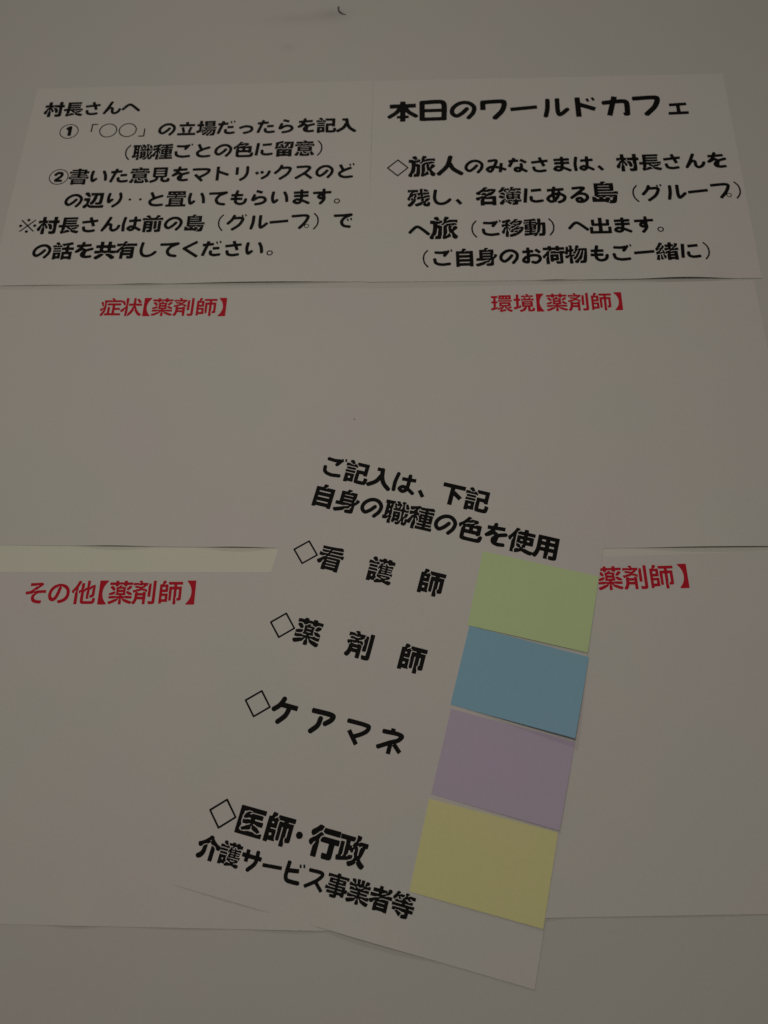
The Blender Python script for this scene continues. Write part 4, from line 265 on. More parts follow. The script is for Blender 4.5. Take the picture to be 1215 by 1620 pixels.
 [[46,-1,49,-2,62,-2,80,5,83,9,83,23,80,27,74,32,66,40,51,66,40,75,36,80,36,82,38,83,43,82,58,73,67,59,74,45,80,38,88,37,91,39,98,52,100,63,100,68,89,77,84,88,71,97,64,105,62,110,61,116,59,121,49,127,43,133,42,137,45,137,65,128,66,128,70,132,74,133,77,132,74,125,71,123,69,121,71,109,84,99,85,99,87,101,90,110,93,115,100,123,100,126,95,135,96,140,98,142,102,140,107,130,108,126,110,124,143,115,151,112,155,109,155,107,154,106,143,106,109,115,104,113,99,105,93,91,94,88,97,82,100,79,104,77,140,76,140,71,140,70,138,69,120,69,110,66,109,55,108,49,102,35,102,32,107,28,140,27,141,2,143,-1,146,-2,174,-2,179,-1,181,4,182,27,204,29,202,35,204,52,205,51,209,46,212,38,210,30,205,27,209,17,212,13,215,12,227,13,245,17,248,20,248,23,248,35,235,63,227,69,209,79,205,82,203,87,205,87,210,87,230,77,246,77,249,77,252,80,253,84,253,110,252,113,249,116,246,117,235,114,184,114,166,122,160,129,163,130,170,129,188,122,230,122,237,124,239,126,239,243,238,246,235,249,232,250,202,250,198,246,196,241,190,241,160,241,158,241,157,248,154,250,123,250,120,249,117,245,117,221,119,213,117,177,120,170,127,159,128,154,127,151,126,150,120,154,110,169,109,170,105,166,106,162,105,159,103,152,99,149,98,160,90,163,90,168,96,171,104,179,108,190,110,202,109,213,106,223,102,225,91,228,86,227,83,220,80,204,78,190,72,165,72,163,74,162,79,165,82,165,85,163,80,157,79,151,77,149,74,149,71,153,62,156,54,157,41,159,21,160,12,163,9,169,5,168,0,151,0,137,1,134,4,131,7,129,13,123,38,109,46,103,47,101,46,99,38,99,15,112,12,114,7,114,3,110,-2,95,-1,79,2,74,6,73,7,70,11,66,15,59,18,55,20,51,23,48,40,13,44,2],[188,59,179,63,176,66,171,80,171,85,173,87,176,87,179,84,185,70,195,65,200,60,200,59,199,58],[159,155,157,159,157,160,160,162,196,162,199,160,200,159,199,157,196,155],[56,165,60,164,62,165,70,202,71,209,74,223,76,227,80,232,79,235,76,237,68,238,63,239,49,239,46,239,45,237,45,215,47,209,46,168,49,166],[23,168,30,167,38,168,38,207,36,213,36,240,34,244,30,245,16,245,7,242,2,242,-1,240,-2,237,-2,221,1,215,5,201,9,170,10,169,16,170],[159,196,157,199,157,201,160,203,196,203,199,201,200,199,199,198,196,196]],
 [[18,12,237,12,240,13,240,55,238,58,141,58,139,59,138,82,140,85,143,82,146,83,215,130,222,135,222,137,198,173,196,173,141,136,140,135,138,137,138,237,137,240,95,240,92,238,92,59,90,58,13,58,11,57,10,13,12,12]],
 [[60,-1,74,-2,94,4,97,7,97,18,96,20,88,24,82,29,72,48,71,52,71,62,74,65,71,70,70,73,70,166,72,173,72,202,69,209,65,213,63,221,63,232,68,251,65,252,37,252,34,251,31,246,31,140,41,112,42,99,41,98,40,99,35,105,29,118,23,134,21,137,20,137,9,137,4,134,0,127,-2,121,-6,116,-6,102,-5,99,9,86,10,82,17,76,21,68,25,65,32,53,35,49,36,46,40,41,54,13,58,2],[142,1,149,0,174,0,177,1,180,4,180,24,180,26,182,26,246,27,249,27,251,30,252,60,249,65,248,65,238,63,184,63,180,63,178,66,179,68,182,70,234,70,243,74,244,152,243,157,241,159,238,159,177,160,175,173,170,187,154,192,152,196,154,198,159,196,166,196,173,194,191,201,198,202,204,205,235,211,245,211,251,213,253,216,253,230,251,237,246,241,243,249,240,251,224,252,198,247,170,239,166,237,162,236,159,233,154,233,141,227,138,229,135,232,130,233,126,237,101,248,90,252,75,251,76,246,76,243,72,226,72,221,75,215,80,210,84,209,87,206,91,206,98,202,101,201,107,203,118,203,121,201,122,199,116,196,96,192,88,185,87,182,83,177,80,162,80,73,85,70,138,70,141,68,142,66,141,65,138,63,79,62,80,40,80,38,85,37,90,33,101,27,138,26,139,4],[116,107,116,113,116,121,135,122,138,121,139,110,138,107],[180,107,180,113,180,121,199,122,202,121,203,110,202,107],[84,149,81,152,84,156,91,156,102,154,126,166,129,180,131,184,134,186,137,184,138,180,136,163,142,159,148,151,148,149,143,149,140,151,135,152,130,156,129,157,110,149]],
 [[31,16,35,16,226,16,229,16,232,18,233,23,233,226,230,237,223,244,210,248,204,249,199,250,159,250,156,249,155,248,154,238,151,221,152,216,154,211,157,209,192,209,192,177,191,176,188,175,151,175,148,176,147,202,142,215,142,227,145,245,145,247,143,248,110,248,107,248,105,246,105,243,105,177,104,176,102,175,68,175,65,176,56,210,52,216,50,226,46,230,43,238,32,251,29,252,15,251,9,246,5,244,2,241,-2,238,-3,235,-3,221,4,210,9,205,14,196,21,174,25,155,25,146,26,140,27,23,27,20],[70,57,69,65,70,74,101,75,104,74,105,60,104,57],[148,57,147,65,148,74,187,75,192,74,192,60,191,57],[70,115,69,126,66,130,66,134,68,135,104,134,105,118,104,115],[148,115,147,123,148,134,187,134,192,134,192,118,191,115]],
 [[192,2,195,2,212,2,216,2,223,9,224,12,230,18,230,32,229,34,221,36,209,36,204,38,188,38,184,39,162,39,154,41,129,41,121,46,118,52,118,54,121,55,134,48,159,48,165,47,188,47,193,45,209,45,213,44,229,44,233,48,233,66,232,70,215,75,115,75,109,79,105,85,105,87,107,87,112,87,116,83,118,83,220,83,237,77,241,77,247,82,247,109,246,112,241,115,229,116,227,115,224,112,216,108,101,108,93,110,88,116,88,118,89,120,93,120,101,116,104,115,209,115,212,116,221,121,222,129,222,245,221,249,219,251,216,252,187,252,182,249,181,243,179,242,98,242,94,243,93,249,90,251,59,252,56,251,54,249,53,246,53,185,63,162,64,155,63,150,62,150,54,160,42,185,39,188,29,195,13,195,9,191,5,186,-3,177,-3,162,-1,159,10,152,14,151,20,145,23,143,30,135,34,134,38,129,42,124,62,115,70,110,72,105,66,105,60,105,51,111,38,116,9,115,3,110,3,82,7,77,13,77,32,83,76,83,85,78,89,74,89,71,82,70,71,75,40,75,30,73,23,70,22,66,22,45,21,38,19,32,19,18,20,15,21,13,24,12,73,12,79,11,107,11,113,9,132,9,137,8,152,8,157,6,166,6,171,5,180,5],[93,38,84,42,27,42,23,45,23,46,26,49,29,50,88,50,98,45,101,40,101,38,99,38],[91,141,90,143,90,146,91,148,95,148,182,148,185,148,187,145,185,141,182,141],[91,173,90,174,90,177,91,179,95,180,182,180,185,179,187,176,185,173,182,172],[91,202,90,204,90,207,91,209,95,209,182,209,185,209,187,205,185,202,182,202]],
 [[43,-1,46,-2,57,-2,62,-1,65,2,75,18,81,40,86,41,88,46,101,50,104,53,105,54,104,59,103,65,99,72,15,72,10,74,5,79,4,80,-1,76,-2,73,-1,46,4,41,30,41,43,47,46,49,52,52,70,51,74,49,79,46,79,43,77,41,73,41,57,49,49,40,29,28,28,21,29,7,32,4],[128,-1,130,-2,159,-1,164,4,165,13,173,14,176,13,177,4,182,-1,212,-1,217,4,218,13,246,14,251,20,251,48,248,51,220,52,212,56,198,59,193,58,188,54,185,45,184,43,177,41,165,41,155,45,154,46,153,52,149,58,145,61,140,62,135,70,135,71,138,72,141,71,148,67,152,67,160,71,168,71,168,70,167,66,160,60,159,57,162,51,170,48,176,50,180,59,187,65,191,67,204,67,223,61,237,61,240,62,242,66,242,90,241,93,238,94,236,88,232,86,195,86,191,88,191,90,191,91,195,93,226,94,232,95,237,94,238,99,237,127,226,133,195,133,191,135,191,137,191,138,195,140,227,140,237,137,241,133,246,134,248,135,248,138,248,162,248,165,245,167,243,167,240,163,234,160,221,157,216,157,205,158,140,158,130,164,120,164,115,161,112,163,111,165,112,166,115,167,134,167,138,165,210,165,216,164,227,167,237,172,238,179,236,185,226,198,198,205,191,210,191,212,198,214,221,208,238,212,246,212,249,213,253,218,253,232,251,238,246,243,244,248,240,251,227,252,218,250,205,247,185,240,180,239,177,237,170,235,165,237,146,243,140,244,135,246,129,247,110,252,98,252,95,251,91,247,90,241,87,237,85,236,51,236,49,237,48,245,43,248,13,248,10,245,9,149,10,144,13,146,16,147,98,147,99,152,94,157,92,163,92,184,96,191,101,195,102,202,99,207,98,212,94,213,91,218,90,224,88,226,88,227,90,229,95,229,101,220,102,214,113,210,123,208,146,213,151,212,152,210,151,209,145,204,120,198,117,196,115,193,105,192,101,179,102,165,104,159,108,155,109,152,108,146,108,138,109,129,115,120,117,112,117,105,116,103,114,104,104,119,100,112,95,107,94,101,101,90,103,80,109,74,112,68,114,57,116,53,126,48,134,53,135,53,136,48,135,43,132,41,121,41,110,45,107,43,90,39,87,26,88,18,91,14,124,13,125,2],[17,80,21,80,88,80,91,80,93,82,91,91,90,101,88,102,88,105,87,106,16,106,13,107,10,109,9,105,9,85,10,83],[138,87,136,90,137,91,140,93,166,93,170,91,170,90,170,88,166,86],[138,110,136,113,137,115,140,117,166,117,170,115,170,113,170,112,166,110],[193,110,191,113,191,115,195,117,229,117,232,115,232,113,232,112,229,110],[10,112,16,114,88,114,92,118,96,126,100,129,98,138,96,139,16,139,13,140,10,142,9,137],[138,134,136,137,137,138,140,140,166,140,170,138,170,137,170,135,166,133],[49,179,49,182,49,198,52,198,62,198,62,195,62,179,59,178],[145,181,143,182,144,184,149,188,168,194,176,193,188,190,196,186,199,182,188,181,171,186,157,182]],
 [[43,-1,46,-2,59,-2,63,0,71,0,79,2,83,5,83,23,75,30,70,33,63,39,60,45,60,46,62,47,66,46,71,42,82,36,93,35,94,16,99,11,245,11,247,12,249,13,250,16,250,46,248,51,245,52,195,52,193,52,192,54,193,59,195,59,237,59,240,60,242,63,242,196,240,204,234,209,224,213,216,213,212,214,199,214,194,204,191,187,192,180,192,177,188,175,185,176,184,177,182,182,182,188,185,207,188,215,192,218,192,220,192,246,188,251,185,252,157,252,154,251,152,248,152,205,153,198,153,105,152,102,151,100,146,100,145,101,144,102,144,196,141,212,140,213,137,214,116,214,111,201,111,137,107,126,109,118,110,68,112,62,115,59,151,59,151,54,151,52,149,52,109,52,105,54,100,66,100,116,98,123,90,125,51,125,48,127,48,130,51,133,98,132,99,134,102,140,102,205,109,220,108,224,104,227,51,227,49,227,49,229,48,240,45,244,15,244,12,243,10,241,9,237,10,40,13,36,32,35,37,20,39,7,41,1],[96,37,94,40,96,46,99,49,104,49,106,46,104,40,101,37],[49,76,49,82,49,88,63,89,67,88,67,79,66,76],[193,101,192,104,192,173,193,174,195,175,201,175,202,174,203,171,203,102,202,101,201,100],[49,168,49,171,49,187,52,187,68,187,69,184,68,168,65,167]],
 [[65,-1,68,-2,98,-1,101,2,102,13,102,15,104,15,143,16,146,15,147,4,152,-1,184,-1,189,4,189,13,190,15,191,15,241,16,245,17,247,21,247,51,245,53,221,47,209,47,190,55,187,61,182,67,179,63,177,63,160,62,155,60,151,59,151,54,145,51,143,46,138,44,110,44,102,49,99,52,98,54,97,59,96,60,93,60,88,62,74,63,70,66,65,63,60,55,43,49,27,49,7,55,4,52,3,49,3,23,5,18,10,16,59,15,60,15,61,13,61,4],[114,51,116,50,123,50,134,52,141,55,135,58,132,62,130,65,130,66,131,68,137,67,148,61,149,62,149,65,152,68,170,68,178,73,172,88,172,99,173,104,172,110,172,127,173,130,180,143,181,148,174,151,166,153,141,154,139,157,141,160,171,161,179,159,187,153,191,153,220,162,224,162,234,160,241,157,245,154,246,156,247,159,247,187,246,190,243,192,216,192,198,189,171,182,159,181,155,182,159,186,168,190,193,197,215,200,229,206,241,208,248,210,250,215,250,230,246,237,243,240,241,243,238,246,235,247,221,247,205,241,201,240,198,238,193,237,190,235,185,234,171,227,168,226,163,222,159,221,157,219,152,210,144,195,138,188,135,186,134,191,135,198,145,220,145,246,140,251,110,252,107,251,105,248,105,218,113,199,116,191,115,186,109,189,106,193,93,218,88,222,85,222,80,226,38,245,27,248,13,248,9,245,7,241,-1,232,-2,229,-2,216,-1,213,1,212,27,204,32,203,35,200,79,190,87,187,92,184,92,182,90,181,77,182,34,192,10,192,7,191,3,187,3,180,3,159,4,156,6,154,3,146,3,132,4,129,7,126,15,124,18,122,23,121,29,117,34,117,37,114,57,115,70,110,73,120,75,127,62,145,27,153,23,154,16,152,12,152,8,154,9,157,13,160,21,162,63,154,71,159,79,161,109,161,112,159,112,155,109,153,85,153,77,151,72,148,77,137,79,134,80,130,80,112,79,107,77,104,79,96,79,90,74,73,80,68,95,68,98,65,98,62,99,61,104,60,108,55],[210,55,216,55,240,61,241,70,240,79,226,93,223,94,215,102,196,103,184,100,179,95,188,74,198,61],[29,57,37,56,53,62,57,68,64,76,67,84,70,95,67,101,54,108,40,106,22,88,18,87,12,80,11,77,11,63,15,61],[105,88,103,91,104,93,107,95,145,95,148,93,148,91,148,90,145,88],[181,110,182,109,191,111,204,111,212,110,216,111,221,115,225,116,240,126,246,132,247,140,246,151,245,152,240,150,235,150,229,153,223,153,191,143,182,127,174,121,178,116],[107,123,105,126,105,127,109,129,143,129,146,127,147,126,146,124,143,122]],
 [[72,-1,74,-2,88,-2,93,-1,97,4,101,16,104,21,105,22,155,22,159,23,161,27,157,29,154,32,153,45,150,55,151,61,140,62,137,68,132,73,109,79,104,84,105,86,109,86,115,86,126,83,130,83,143,90,145,93,150,102,150,110,147,123,144,129,144,245,143,248,140,250,110,250,107,249,104,246,103,243,103,204,102,202,101,202,60,202,58,204,56,215,49,229,48,232,44,238,41,241,40,245,32,251,15,251,10,247,2,243,-1,238,-1,223,3,218,4,215,9,210,10,206,14,202,20,182,20,176,22,171,22,138,29,132,33,123,32,121,30,121,24,124,19,130,18,136,13,136,10,135,6,130,-1,120,-3,113,-3,101,1,97,7,97,27,91,40,90,45,90,49,90,59,90,65,89,68,87,67,85,63,83,57,82,26,81,20,80,16,76,16,66,23,61,34,55,49,59,54,59,73,64,84,65,104,57,109,52,109,51,107,50,101,50,85,56,80,56,51,50,27,50,18,54,13,57,10,61,4,61,0,57,0,27,5,22,48,22,60,28,65,32,73,32,73,30,68,22,55,15,55,13,55,7,59,2],[203,1,205,0,235,0,240,5,241,221,239,230,235,240,229,245,218,248,212,249,207,250,170,250,164,245,164,238,159,226,159,213,160,210,165,208,185,208,190,209,196,209,198,209,198,207,198,173,200,165,200,34,198,27,198,7,199,4],[161,29,165,28,188,28,191,37,191,165,188,173,187,175,185,175,157,175,155,174,153,168,153,132,159,112,159,101,159,98,152,84,151,62,156,60,160,55,162,46,162,34],[109,109,105,113,105,115,107,116,124,117,131,116,129,114,116,109],[90,109,80,114,63,118,62,120,62,124,65,126,70,125,102,124,103,116,101,114],[54,113,45,116,42,118,54,120,57,120,59,118,59,115,57,113],[134,117,133,121,134,126,137,128,140,127,142,124,141,121],[62,159,60,162,60,163,63,165,104,165,107,163,107,162,107,160,104,158]],
 [[87,-1,96,-1,104,1,110,7,114,12,115,16,116,24,108,49,109,51,232,52,235,52,235,54,235,98,232,98,182,98,180,99,178,118,173,143,168,159,161,176,153,188,141,203,105,246,104,248,93,250,87,250,82,248,77,246,73,241,69,234,68,220,104,176,120,154,126,140,130,127,133,107,133,99,129,98,85,99,74,113,39,149,30,152,21,152,13,150,5,141,2,132,3,124,4,118,35,87,45,76,51,66,61,45,73,9,79,3]],
 [[99,24,182,23,213,27,224,30,230,33,236,38,240,43,243,51,245,57,245,68,242,80,238,90,232,102,223,114,211,126,180,153,176,156,168,158,157,156,150,151,144,143,143,132,145,123,189,82,194,74,195,72,177,70,124,70,51,73,23,73,21,73,20,65,16,57,15,52,15,45,19,35,20,27,23,27,45,27],[106,80,116,79,126,82,133,88,137,98,134,143,132,157,128,170,120,187,112,199,104,209,70,248,60,251,52,251,48,250,40,245,34,237,33,232,33,220,70,177,82,159,86,151,89,134,92,95,98,86]],
 [[112,15,143,15,145,16,146,33,180,34,207,38,223,44,229,50,232,55,235,63,234,76,226,93,214,109,202,121,181,135,181,137,186,141,242,190,218,219,216,219,215,218,153,165,151,164,150,168,150,237,149,239,148,240,113,240,110,238,110,176,109,174,32,221,30,221,27,218,20,215,13,207,11,202,10,188,12,187,115,123,170,96,177,90,188,77,188,76,177,73,148,73,51,80,37,79,36,73,31,62,31,55,34,49,35,40,104,36,105,34,105,16,107,15],[155,147,151,149,150,152,151,155,156,149,157,148]],
 [[15,13,20,12,237,12,241,13,244,18,244,48,243,51,240,53,227,53,221,52,126,52,120,54,114,59,110,60,105,68,105,70,107,70,112,70,120,65,124,61,129,59,215,59,225,62,227,65,227,93,224,98,221,98,163,99,162,99,161,101,161,109,162,110,165,111,232,111,235,112,238,115,239,118,239,145,237,149,232,152,198,152,166,141,157,141,150,141,150,143,157,147,196,160,199,164,202,165,211,174,215,176,226,187,227,190,226,196,212,202,204,209,193,201,188,200,162,190,159,186,155,185,148,179,148,173,145,170,143,171,141,174,142,180,134,190,118,195,88,202,70,209,63,202,56,198,55,195,55,190,60,181,70,178,73,175,77,174,89,168,93,163,99,160,107,157,120,151,126,146,128,143,128,141,126,141,120,141,102,150,96,152,90,152,60,152,58,151,55,143,55,120,55,116,59,116,66,118,77,118,95,111,120,110,120,101,120,99,118,99,99,99,93,103,73,111,59,107,57,105,55,102,55,93,60,82,62,74,67,70,72,62,95,47,99,47,118,51,121,49,122,46,119,43,90,42,85,43,77,48,68,53,55,53,54,54,53,55,53,74,46,90,45,95,46,105,47,110,45,116,46,146,49,152,53,155,53,173,46,187,45,198,46,201,49,206,62,212,66,212,82,212,90,211,124,202,129,202,168,202,195,212,207,212,212,212,220,209,226,206,230,202,246,202,249,204,250,207,250,235,248,240,245,242,241,242,20,242,15,241,12,237,12,20,13,16],[141,158,140,162,140,166,143,169,145,168,148,165,148,162,145,158]],
 [[117,96,130,95,140,99,148,105,153,113,155,120,155,130,153,137,148,145,140,151,130,155,120,155,113,153,105,148,99,140,95,130,95,120,99,110,105,102,113,97]],
 [[58,-5,76,-5,84,-1,93,1,98,5,99,7,93,15,84,40,82,42,71,46,65,50,45,74,34,85,26,90,18,95,9,94,5,91,0,84,-4,79,-6,71,-5,54,2,46,5,44,16,35,21,32,45,8,49,2,55,-4],[105,10,243,10,247,13,248,16,248,52,243,58,240,59,115,58,98,48,94,43,94,40,102,16,103,12],[82,51,87,50,93,55,107,65,108,66,109,70,107,72,93,80,88,85,83,93,78,109,78,120,81,126,82,132,82,251,79,254,76,256,37,255,33,252,32,249,32,174,37,165,41,154,45,148,47,140,47,134,46,132,45,133,37,141,32,151,27,163,24,168,21,170,10,170,7,169,2,163,-1,159,-8,151,-8,129,-3,123,1,121,5,116,9,114,20,103,26,101,38,92,54,76,70,57,76,53],[113,79,248,79,251,80,254,84,254,120,253,124,251,126,248,127,220,128,217,129,217,227,213,241,205,249,196,252,185,254,134,254,130,253,127,249,125,237,123,234,123,212,124,209,126,206,129,205,163,205,166,204,166,130,165,128,163,128,93,127,91,124,87,113,92,96,97,88]],
 [[145,-1,159,-2,173,1,179,2,183,5,183,21,179,35,177,39,174,40,168,47,165,48,163,52,165,55,168,55,179,47,184,45,246,45,249,46,251,49,251,80,246,86,233,87,220,141,218,145,215,154,213,157,212,162,206,176,210,180,212,184,225,198,229,199,238,207,241,208,246,212,249,213,252,215,253,220,252,233,246,240,241,248,238,251,235,252,221,251,216,247,213,247,202,240,197,234,193,232,184,223,183,221,182,215,180,213,177,211,174,213,174,220,173,221,165,229,162,230,151,240,146,241,137,248,129,251,116,252,113,251,110,248,106,240,102,237,100,230,101,216,127,206,135,201,145,191,152,174,141,146,145,123,143,110,141,109,137,116,135,126,134,134,133,140,130,143,118,144,109,135,106,134,104,130,99,130,96,130,95,159,85,174,85,180,88,181,91,179,92,176,102,166,121,161,134,161,139,166,139,180,136,188,130,194,123,198,93,211,87,212,20,228,5,228,3,227,0,224,0,216,-3,204,-3,193,-2,190,1,187,10,185,12,182,13,76,16,72,43,72,46,73,48,79,49,171,41,184,41,188,43,190,46,190,48,188,58,174,58,79,55,68,54,58,7,58,2,55,2,51,2,23,2,20,4,18,7,17,132,18,134,26,133,37,131,46,128,51,120,58,98,58,96,59,95,60,96,88,113,89,115,88,122,76,125,65,137,54,140,49,144,26,141,9,142,2],[195,76,191,81,187,82,184,86,182,86,176,86,170,83,166,79,165,78,162,79,160,82,160,85,162,87,165,88,169,93,173,107,175,115,175,148,177,154,179,155,181,154,184,146,184,109,188,95,190,90,203,79,202,76],[118,91,116,93,116,98,120,105,121,104,123,101,125,95,123,91],[177,195,174,199,174,202,174,206,177,208,181,205,182,202,181,198,179,195]],
 [[114,-5,138,-5,149,2,153,5,154,9,155,21,158,23,170,35,174,38,179,43,198,56,201,59,205,60,210,65,230,75,238,77,248,82,254,82,257,85,259,88,258,110,244,129,240,131,223,131,218,128,212,127,209,125,195,102,191,99,185,96,163,89,149,90,142,85,127,70,124,69,104,88,93,88,87,89,66,96,62,99,55,105,43,126,39,129,26,134,9,133,4,130,1,123,-7,113,-7,91,-6,88,-2,85,7,82,12,81,18,77,23,77,30,70,34,69,41,65,49,58,62,50,68,44,72,41,95,19,108,-1],[124,41,121,45,121,52,123,55,126,56,129,54,129,49,128,43,126,41],[95,96,101,95,103,96,104,99,104,163,101,183,97,195,94,205,91,209,90,213,86,216,84,223,65,242,54,249,49,250,46,254,21,254,12,245,8,243,4,238,4,215,9,210,15,207,18,204,26,199,40,185,42,180,47,176,50,166,54,149,54,126,65,108,71,103],[149,98,151,97,159,97,179,103,185,107,198,127,198,249,197,252,193,255,154,256,151,254,148,251,148,102]],
 [[173,10,184,9,188,10,194,13,199,19,202,20,205,59,207,67,237,67,239,68,240,112,237,113,209,114,206,130,201,149,195,165,181,187,170,201,129,248,112,248,104,245,99,240,96,234,93,220,105,204,136,170,150,149,158,134,161,121,161,115,159,113,95,114,93,116,92,154,90,155,48,154,47,152,47,116,46,114,13,113,10,112,10,70,11,68,13,67,45,67,46,66,47,27,47,26,49,25,90,25,92,26,93,65,95,67,159,67,160,65,157,34,157,23,158,21,161,20,167,13]],
 [[220,13,224,12,226,13,237,45,237,47,218,53,216,51,205,20,207,18],[44,15,54,14,60,16,65,20,73,21,73,51,70,87,71,89,174,73,176,73,177,77,183,112,183,116,182,118,69,137,69,155,70,171,72,179,77,188,80,192,85,194,98,195,146,195,187,192,202,192,210,197,215,202,218,210,219,218,218,223,212,232,202,238,152,241,90,241,73,238,62,234,49,226,41,218,33,205,28,193,25,180,23,160,23,115,27,46,27,21,29,20,35,19],[182,23,185,22,187,24,197,55,195,57,177,63,165,30,166,28]],
 [[107,-1,110,-2,140,-1,145,4,145,16,146,18,148,19,240,19,244,21,245,24,245,51,244,54,241,56,226,56,223,52,216,49,213,49,145,49,141,49,140,51,140,54,143,56,209,56,220,61,220,70,220,105,220,109,210,108,202,110,146,110,143,110,141,113,143,116,146,117,207,117,218,115,221,112,223,114,223,116,224,141,246,142,250,146,250,176,246,180,224,180,223,220,223,223,220,225,187,225,184,222,182,215,180,214,148,214,146,215,145,216,145,227,142,240,137,246,127,250,121,250,116,252,73,251,69,248,68,243,64,234,65,221,68,219,74,217,104,217,107,215,107,212,105,210,102,210,71,210,57,214,27,214,22,209,22,185,26,183,32,181,105,181,109,179,109,176,107,174,104,174,29,174,21,176,15,179,4,180,0,176,0,146,4,142,16,142,35,148,107,148,109,146,109,143,105,141,43,141,34,139,25,135,25,116,26,113,29,111,34,115,41,117,107,116,109,115,109,112,105,110,48,109,32,106,31,102,31,63,33,60,41,56,107,56,110,54,110,51,109,49,105,49,38,49,35,49,29,52,26,56,9,56,5,52,5,23,7,20,10,19,101,19,102,18,103,16,103,4],[70,79,68,82,68,84,71,86,105,86,109,84,109,82,109,80,105,78],[143,79,141,82,141,84,145,86,180,86,184,84,184,82,184,80,180,78],[143,141,141,145,141,146,145,148,185,148,188,146,189,145,188,143,185,141],[143,174,141,177,141,179,145,181,185,181,188,179,189,177,188,176,185,174]],
 [[84,-1,87,-2,115,-2,120,-1,120,2,121,40,122,43,124,44,127,43,129,40,130,2,130,-1,135,-2,163,-2,166,-1,168,1,169,4,169,24,164,43,165,45,168,47,171,46,174,41,178,24,187,6,190,2,193,2,204,2,218,6,224,6,227,9,228,16,227,28,220,36,202,45,197,51,197,52,199,54,204,54,224,44,240,44,243,45,245,46,245,49,245,76,244,79,240,81,234,80,188,80,176,87,171,93,170,95,173,96,177,96,193,87,229,87,235,89,236,93,236,118,235,123,232,125,229,125,221,119,213,119,146,119,143,120,141,123,143,126,146,126,215,127,223,130,223,146,215,150,207,152,146,152,143,152,141,155,143,159,146,159,210,159,220,157,229,153,241,153,245,154,247,159,247,185,246,188,241,192,220,192,201,189,171,182,159,181,155,182,159,186,168,190,196,197,216,200,229,205,249,209,252,213,251,229,244,237,238,246,235,247,220,247,204,241,199,240,196,238,191,237,168,226,165,225,160,221,157,220,146,198,138,189,135,187,134,193,135,199,137,202,145,221,145,248,141,251,110,252,107,251,105,248,105,220,115,198,116,193,115,189,112,189,107,195,95,216,91,221,84,224,79,228,74,228,60,236,45,242,29,247,13,247,10,245,9,240,2,234,-1,228,-2,226,-2,213,-1,210,1,209,16,206,37,199,51,197,79,190,88,187,93,184,94,182,91,181,77,182,48,189,29,192,9,192,6,190,5,187,5,159,5,156,7,154,10,153,21,153,32,157,41,159,105,159,109,159,110,157,110,154,107,152,46,152,34,148,29,146,28,143,28,130,35,127,107,126,110,124,110,121,109,119,105,119,34,119,30,119,23,125,21,125,17,121,16,118,16,93,16,90,18,89,24,87,57,87,68,92,73,96,79,97,81,96,81,95,74,85,63,80,21,80,10,81,7,80,5,77,5,48,9,44,30,44,51,55,56,54,54,48,51,44,33,34,27,27,27,10,30,6,48,2,60,2,63,4,68,9,70,13,73,23,78,45,78,46,74,49,68,52,66,54,76,55,80,52,81,49,85,48,87,45,86,32,81,15,81,2],[174,49,173,51,173,54,177,55,182,54,177,49],[93,71,91,73,93,77,107,85,113,87,141,87,156,79,160,75,161,73,160,71,154,70,137,79,116,80,101,71]],
 [[92,-1,99,-2,123,-2,126,-1,130,4,130,29,180,30,182,30,182,34,183,37,180,41,182,48,184,48,188,43,188,38,190,34,188,30,184,29,184,27,190,21,192,18,196,14,199,9,202,8,216,8,232,15,235,18,236,32,234,38,229,45,227,48,219,55,216,60,207,69,176,81,166,90,170,91,176,90,202,80,245,80,248,84,248,90,248,113,245,118,241,119,223,119,210,116,143,116,115,125,107,132,112,133,118,132,148,123,205,123,217,127,217,245,216,247,215,249,212,250,179,250,176,248,175,245,173,244,99,244,96,244,94,249,91,251,59,251,56,249,55,246,55,179,65,162,65,154,62,155,57,159,45,176,30,183,13,183,10,182,7,179,6,176,2,173,-1,166,-1,149,3,145,9,144,20,140,23,138,27,137,30,135,35,134,45,128,49,128,54,125,96,115,104,112,107,109,104,108,90,108,46,119,7,119,2,113,2,84,5,80,85,80,88,79,89,71,88,70,87,69,29,69,26,68,23,63,23,37,24,34,29,30,88,29,89,2],[159,59,130,69,127,74,127,81,129,82,132,82,138,75,162,67,170,62,172,60,172,59,171,58],[96,159,94,160,94,163,96,165,99,165,173,165,176,165,178,162,176,159,173,158],[98,199,96,201,96,204,98,206,101,206,171,206,174,205,176,202,174,199,171,199]],
